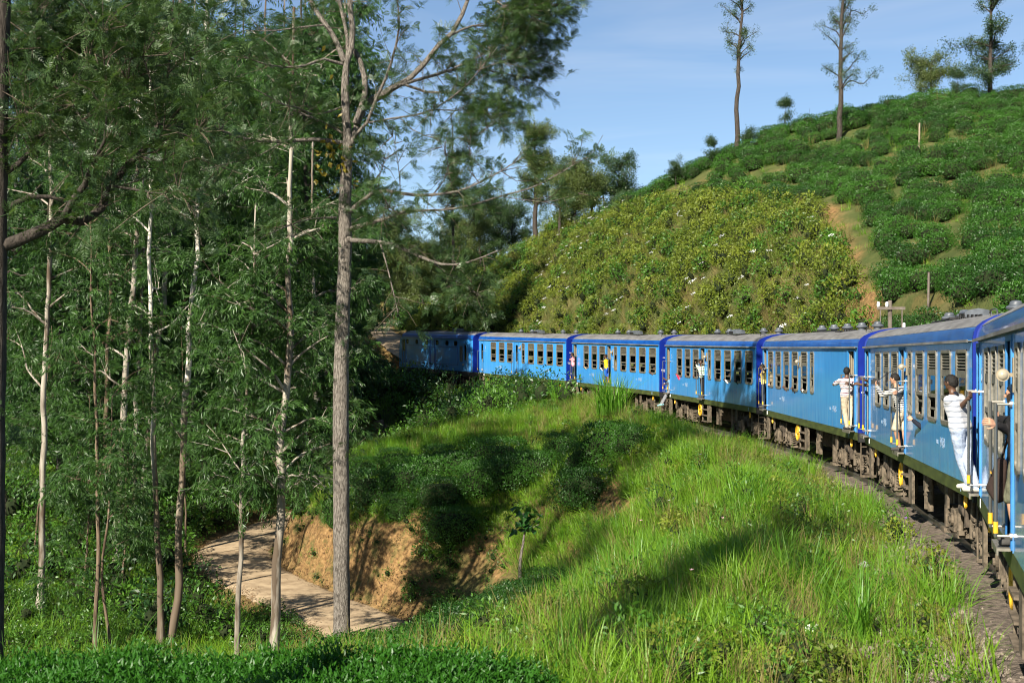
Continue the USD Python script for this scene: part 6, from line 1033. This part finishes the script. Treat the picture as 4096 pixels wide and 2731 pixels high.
    if tr:
        tr.append(_h((hp[1], .112 * k), (hp[-1], .112 * k), (P + U * .06 * k, .112 * k))); tm = _merge(tr, ref * 1.2, 4); tm.vertices += (meshkit.fbm(tm.vertices * [10, 10, 14] + 8, 2, 6) - .5)[:, None] * .03 * unit(tm.vertices * [1, 1, .2] - P * [1, 1, .2]); part(pth, 'trousers', tm, wear['trousers'], True)
    for m in wear.pop('_sh', []): part(pth, 'shoe', _merge([m], ref * 1.2, 2), wear['shoe'], True)
    if hat is None or hat == 'cap':
        cap = m3.Manifold.sphere(.1 * k, 26).scale((.89, 1.06, 1.16)).trim_by_plane((0, -.62, .78), -.012 * k).translate((0, -.004, .006 * k)).transform(Mx); hm = [cap]
        if curly or hair_long: hm += [_h((hd(math.cos(a) * .075, -.02 + math.sin(a) * .075, zz), .045 * k), seg=8) for a in np.arange(0, 6.28, .7) for zz in ((.02, .07, .1) if not hair_long else (-.16, -.10, -.03, .05)) if math.sin(a) < .45]
        hmesh = _merge(hm, ref * .8, 3); hmesh.vertices += (meshkit.fbm(hmesh.vertices * (60 if not (curly or hair_long) else 34), 2, 3) - .5)[:, None] * (.02 if not (curly or hair_long) else .06) * unit(hmesh.vertices - HC); part(pth, 'hair', hmesh, hair, True)
    for q in (-1, 1): part(pth, 'eye', trimesh.creation.icosphere(1, .011 * k).apply_translation(hd(.031 * q, .086, .010)), 'eye_dark', True)
    part(pth, 'mouth', tube([hd(-.022, .083, -.052), hd(0, .094, -.050), hd(.022, .083, -.052)], .0055 * k, 5), 'lip', True)
    return pth
OUT = 90   # facing straight out to the left
FP = 1.345
# 1 striped man on the guard carriage's rear step, seen from behind
person('man in a maroon striped shirt and beige trousers standing on the rear step', 2, (-.10, .74, FP + .93), 8, (-.06, .02, 1), (.45, .9, 0), {1: (-.17, .35, 2.62, -1, 0, 0), -1: (-.30, 1.18, 2.62, 1, 0, 0)}, {1: (-.05, .62, FP, 0, 1, 0), -1: (-.09, .86, FP, -.3, 1, 0)}, dict(shirt='maroon_stripe', trousers='beige_cloth', shoe='dark_shoe'), near=True, k=1.03, poles={1: (.2, -.6, -1), -1: (-1.0, -.2, -.5)})
# 2 photographer
person('man in a black and white striped shirt leaning out to take a picture', 1, (.02, 7.22, FP + .90), 55, (-.30, .04, 1), (-.85, .5, -.15), {1: (-.17, 6.86, 2.62, -1, 0, 0), -1: (-.52, 7.40, 2.74, .4, .2, .5)}, {1: (.05, 7.1, FP, -1, .3, 0), -1: (-.05, 7.35, FP, -1, .4, 0)}, dict(shirt='black_white_stripe', trousers='beige_cloth', shoe='dark_shoe', sleeve='long', leg='short'), skin='skin_light', near=True, k=1.02, poles={-1: (-.2, -.2, -1), 'k1': (-1, .2, 0), 'k-1': (-1, .2, 0)})
_ct = np.eye(4); _ct[:3, 3] = (-.56, 7.44, 2.83); cm = thing('camera_body', 'black photo camera held out by the man in the black and white stripes', 'camera', mat=CARM[1] @ _ct)
part(cm, 'body', cat_([bx(-.07, .07, -.04, .03, -.05, .045), bx(-.03, .03, -.04, .025, .045, .075), bx(.035, .07, -.03, .045, -.05, .04)]), 'black_paint'); part(cm, 'lens', cat_([cyl((0, .08, -.005), 'y', .036, .10, 16), cyl((0, .135, -.005), 'y', .042, .02, 16)]), 'rubber', 30); part(cm, 'strap', tube(smooth_path([(.07, 0, .03), (.16, -.05, .10), (.28, -.10, .20), (.42, -.16, .26)], .05), .008, 5), 'rubber')
# 3 man in white on the front step of the nearest carriage
person('man in a white shirt and pale jeans standing out on the front step', 0, (-.27, 12.98, FP + .95), 62, (-.20, .05, 1), (-.75, .62, -.22), {1: (-.17, 12.68, 2.76, -1, 0, 0), -1: (-.03, 13.5, 2.55, -1, 0, 0)}, {1: (-.06, 12.95, FP, -1, .3, 0), -1: (-.14, 13.16, FP, -1, .5, 0)}, dict(shirt='fine_grey_stripe', trousers='pale_denim', shoe='white_shoe', collar='navy_cloth'), near=True, k=1.06, poles={1: (-.1, -1, -.6), 'k1': (-1, .3, .2), 'k-1': (-1, .5, .1)})
# 4 half hidden passenger and the bag
person('passenger half hidden in the nearest doorway, one hand on the rail', 0, (.10, 7.12, FP + .92), 80, (-.05, .0, 1), (-1, .3, 0), {1: (-.17, 6.90, 2.64, -1, 0, 0), -1: (-.17, 7.70, 2.66, 1, 0, 0)}, {1: (.06, 7.1, FP, -1, 0, 0), -1: (.06, 7.3, FP, -1, 0, 0)}, dict(shirt='black_cloth', trousers='olive_cloth', shoe='dark_shoe', sleeve='long', leg='short'), skin='skin_light', near=True, k=1.03)
_bt = np.eye(4); _bt[:3, 3] = (-.12, 7.34, 2.05); bg = thing('shoulder_bag', 'dark brown shoulder bag hanging out of the nearest doorway', 'bag', mat=CARM[0] @ _bt)
_bm = _merge([_hull([((0, .12, -.2), .07, (1, 1, 1)), ((0, -.12, -.2), .07, (1, 1, 1)), ((.04, .10, .16), .05, (1, 1, 1)), ((.04, -.10, .16), .05, (1, 1, 1)), ((-.05, 0, -.12), .07, (1, 1, 1))])], .04, 4); part(bg, 'pouch', _bm, 'brown_bag', True); part(bg, 'strap', tube(smooth_path([(.04, .13, .15), (.12, .08, .45), (.2, 0, .7)], .08), .014, 5), 'brown_bag'); part(bg, 'zip', tube([(-.065, .12, .05), (-.075, -.12, .05)], .007, 5), 'yellow_paint')
# 5 woman with the dark sleeve
person('woman with curly brown hair resting a dark sleeved elbow out of the window', 1, (.28, 4.86, 1.78), 80, (-.30, .05, 1), (-.75, .7, 0), {1: (-.14, 5.08, 2.12, 0, 1, 0), -1: (.0, 5.35, 2.2, 1, 0, 0)}, {1: (.6, 4.8, 1.36), -1: (.65, 5.0, 1.36)}, dict(shirt='navy_cloth', trousers='dark_jeans', sleeve='long'), skin='skin_light', hair='hair_brown', near=True, k=.97, curly=True, hair_long=True, poles={1: (-1, -.5, -1.0)})
# 6 arms at the front door of the second carriage
person('passenger whose two hands reach out of the front door beside the photographer', 1, (.30, 13.12, FP + .90), 80, (-.12, 0, 1), (-.8, .5, 0), {1: (-.17, 12.86, 2.80, -1, 0, 0), -1: (-.30, 13.28, 2.66, 0, 1, -.4)}, {1: (.25, 13.0, FP), -1: (.25, 13.2, FP)}, dict(shirt='khaki_cloth', trousers='dark_jeans', shoe='dark_shoe'))
# 7 .. doorways further along
person('thin man in a pale yellow shirt in the front doorway of the guard carriage', 2, (-.04, 13.16, FP + .90), 75, (-.10, .05, 1), (-.9, .4, -.1), {1: (-.17, 12.82, 2.66, -1, 0, 0), -1: (-.17, 13.58, 2.56, 1, 0, 0)}, {1: (-.06, 13.05, FP, -1, .2, 0), -1: (-.06, 13.28, FP, -1, .2, 0)}, dict(shirt='pale_yellow_cloth', trousers='dark_jeans', shoe='dark_shoe'), k=.98)
person('man in grey trousers sitting on the door step with dangling feet', 3, (.12, 13.12, 1.46), 80, (.05, .0, 1), (-.9, .4, 0), {1: (-.30, 12.95, 1.72, 0, 0, -1), -1: (-.17, 13.5, 2.0, 1, 0, 0)}, {1: (-.34, 13.0, .72, -1, .2, -.2), -1: (-.36, 13.22, .68, -1, .3, -.2)}, dict(shirt='sky_cloth', trousers='grey_cloth', shoe='rubber_slipper'), poles={'k1': (-1, 0, 1), 'k-1': (-1, 0, 1)})
person('curly haired man in a green striped shirt looking back from the middle door', 3, (.02, 7.28, FP + .92), 110, (-.22, -.08, 1), (-.45, -.85, -.05), {1: (-.20, 7.62, 2.80, 1, 0, 0), -1: (-.17, 7.02, 2.35, -1, 0, 0)}, {1: (.02, 7.15, FP, -1, 0, 0), -1: (.02, 7.4, FP, -1, 0, 0)}, dict(shirt='green_white_stripe', trousers='black_cloth', shoe='dark_shoe', sleeve='long'), curly=True)
person('man in a pink shirt and dark jeans standing in a front doorway', 4, (-.08, 13.14, FP + .92), 60, (-.10, .06, 1), (-.7, .7, -.1), {1: (-.17, 12.80, 2.55, -1, 0, 0), -1: (-.2, 13.56, 2.60, 1, 0, 0)}, {1: (-.05, 13.02, FP, -.8, .5, 0), -1: (-.07, 13.26, FP, -.8, .5, 0)}, dict(shirt='pink_cloth', trousers='dark_jeans', shoe='dark_shoe', sleeve='long'))
person('man in a bright yellow shirt and blue shorts standing in the middle doorway', 4, (-.12, 7.26, FP + .93), 55, (-.10, .08, 1), (-.75, .65, -.1), {-1: (-.22, 7.70, 2.62, 1, 0, 0), 1: (-.17, 6.92, 2.4, -1, 0, 0)}, {1: (-.07, 7.12, FP, -.8, .5, 0), -1: (-.10, 7.42, FP, -.8, .5, 0)}, dict(shirt='yellow_cloth', trousers='royal_cloth', leg='short', shoe='dark_shoe'), poles={'k-1': (-1, .5, .2)})
# passengers at the windows
def seated(car, y, label, shirt, out=0.0, sleeve='short', arm=True, skin='skin_dark', look=(-.7, .6, 0), elbow=None, hair='hair_black', z=1.80, long=False):
    h = {1: (.02 - out * .5, y + .22, 2.235, 0, 1, 0)} if arm else {1: (.5, y + .1, 2.0, 0, 0, -1)}; h[-1] = (.3, y + .35, 2.25, 0, 0, -1)
    person(label, car, (.34 - out * .5, y - .10, z), 60, (-.22 - out * .4, .05, 1), look, h, {1: (.75, y + .35, 1.36), -1: (.9, y + .3, 1.36)}, dict(shirt=shirt, trousers='dark_jeans', sleeve=sleeve), skin=skin, hair=hair, poles={1: elbow or (-.5 - out * 3, -.8, -.6)}, hair_long=long)
WA = [(a + b) / 2 for a, b in WIN_A]; WB = [(a + b) / 2 for a, b in WIN_B]
seated(3, WA[0], 'passenger with a red sleeve hanging over the sill of the first window', 'red_cloth', .16, 'long', elbow=(-1, -.3, -1.2))
seated(3, WA[1], 'passenger in dark clothes leaning on the sill of the second window', 'khaki_cloth'); seated(3, WA[2], 'passenger in a green shirt at the window before the middle door', 'green_cloth', .05); seated(3, WA[4], 'passenger in purple at the first window behind the middle door', 'purple_cloth'); seated(3, WA[5], 'passenger with a white sleeve on the sill, second window behind the door', 'white_cloth', .12, 'long'); seated(3, WA[6], 'passenger with a dark sleeve and green collar at the third window behind the door', 'black_cloth', .08, 'long'); seated(3, WA[7], 'passenger in shade at the last window of the carriage', 'khaki_cloth', 0, arm=False)
seated(2, WB[0], 'passenger with a bare arm at the foremost window of the guard carriage', 'orange_cloth', .04, skin='skin_light'); seated(2, WB[2], 'passenger looking out of the third window of the guard carriage', 'grey_cloth', .10, look=(-.6, -.5, 0)); seated(2, WB[3], 'passenger with a black sleeve on the sill below the lamp', 'black_cloth', .10, 'long'); seated(2, WB[4], 'passenger in a white shirt at the last wide window of the guard carriage', 'white_cloth', .05, 'long')
seated(4, WA[0], 'passenger with a khaki sleeve at the foremost window of the fifth carriage', 'khaki_cloth', .12, 'long'); seated(4, WA[1], 'passenger in orange low in the second window of the fifth carriage', 'orange_cloth', 0, arm=False); seated(4, WA[2], 'passenger in white with sunglasses beside the man in yellow', 'white_cloth', .08, 'long'); seated(4, WA[4], 'passenger in light blue at the window behind the man in yellow', 'sky_cloth', .06); seated(4, WA[5], 'passenger resting a bare arm on the sill, sixth window of the fifth carriage', 'navy_cloth', .05); seated(4, WA[7], 'passenger leaning a bare arm out of the rearmost window of the fifth carriage', 'aqua_cloth', .12)
seated(5, WA[4], 'passenger in orange at the window behind the shut middle door', 'orange_cloth', .05); seated(5, WA[7], 'passenger in an aqua shirt at the rearmost window of the carriage behind the locomotive', 'aqua_cloth', .08)
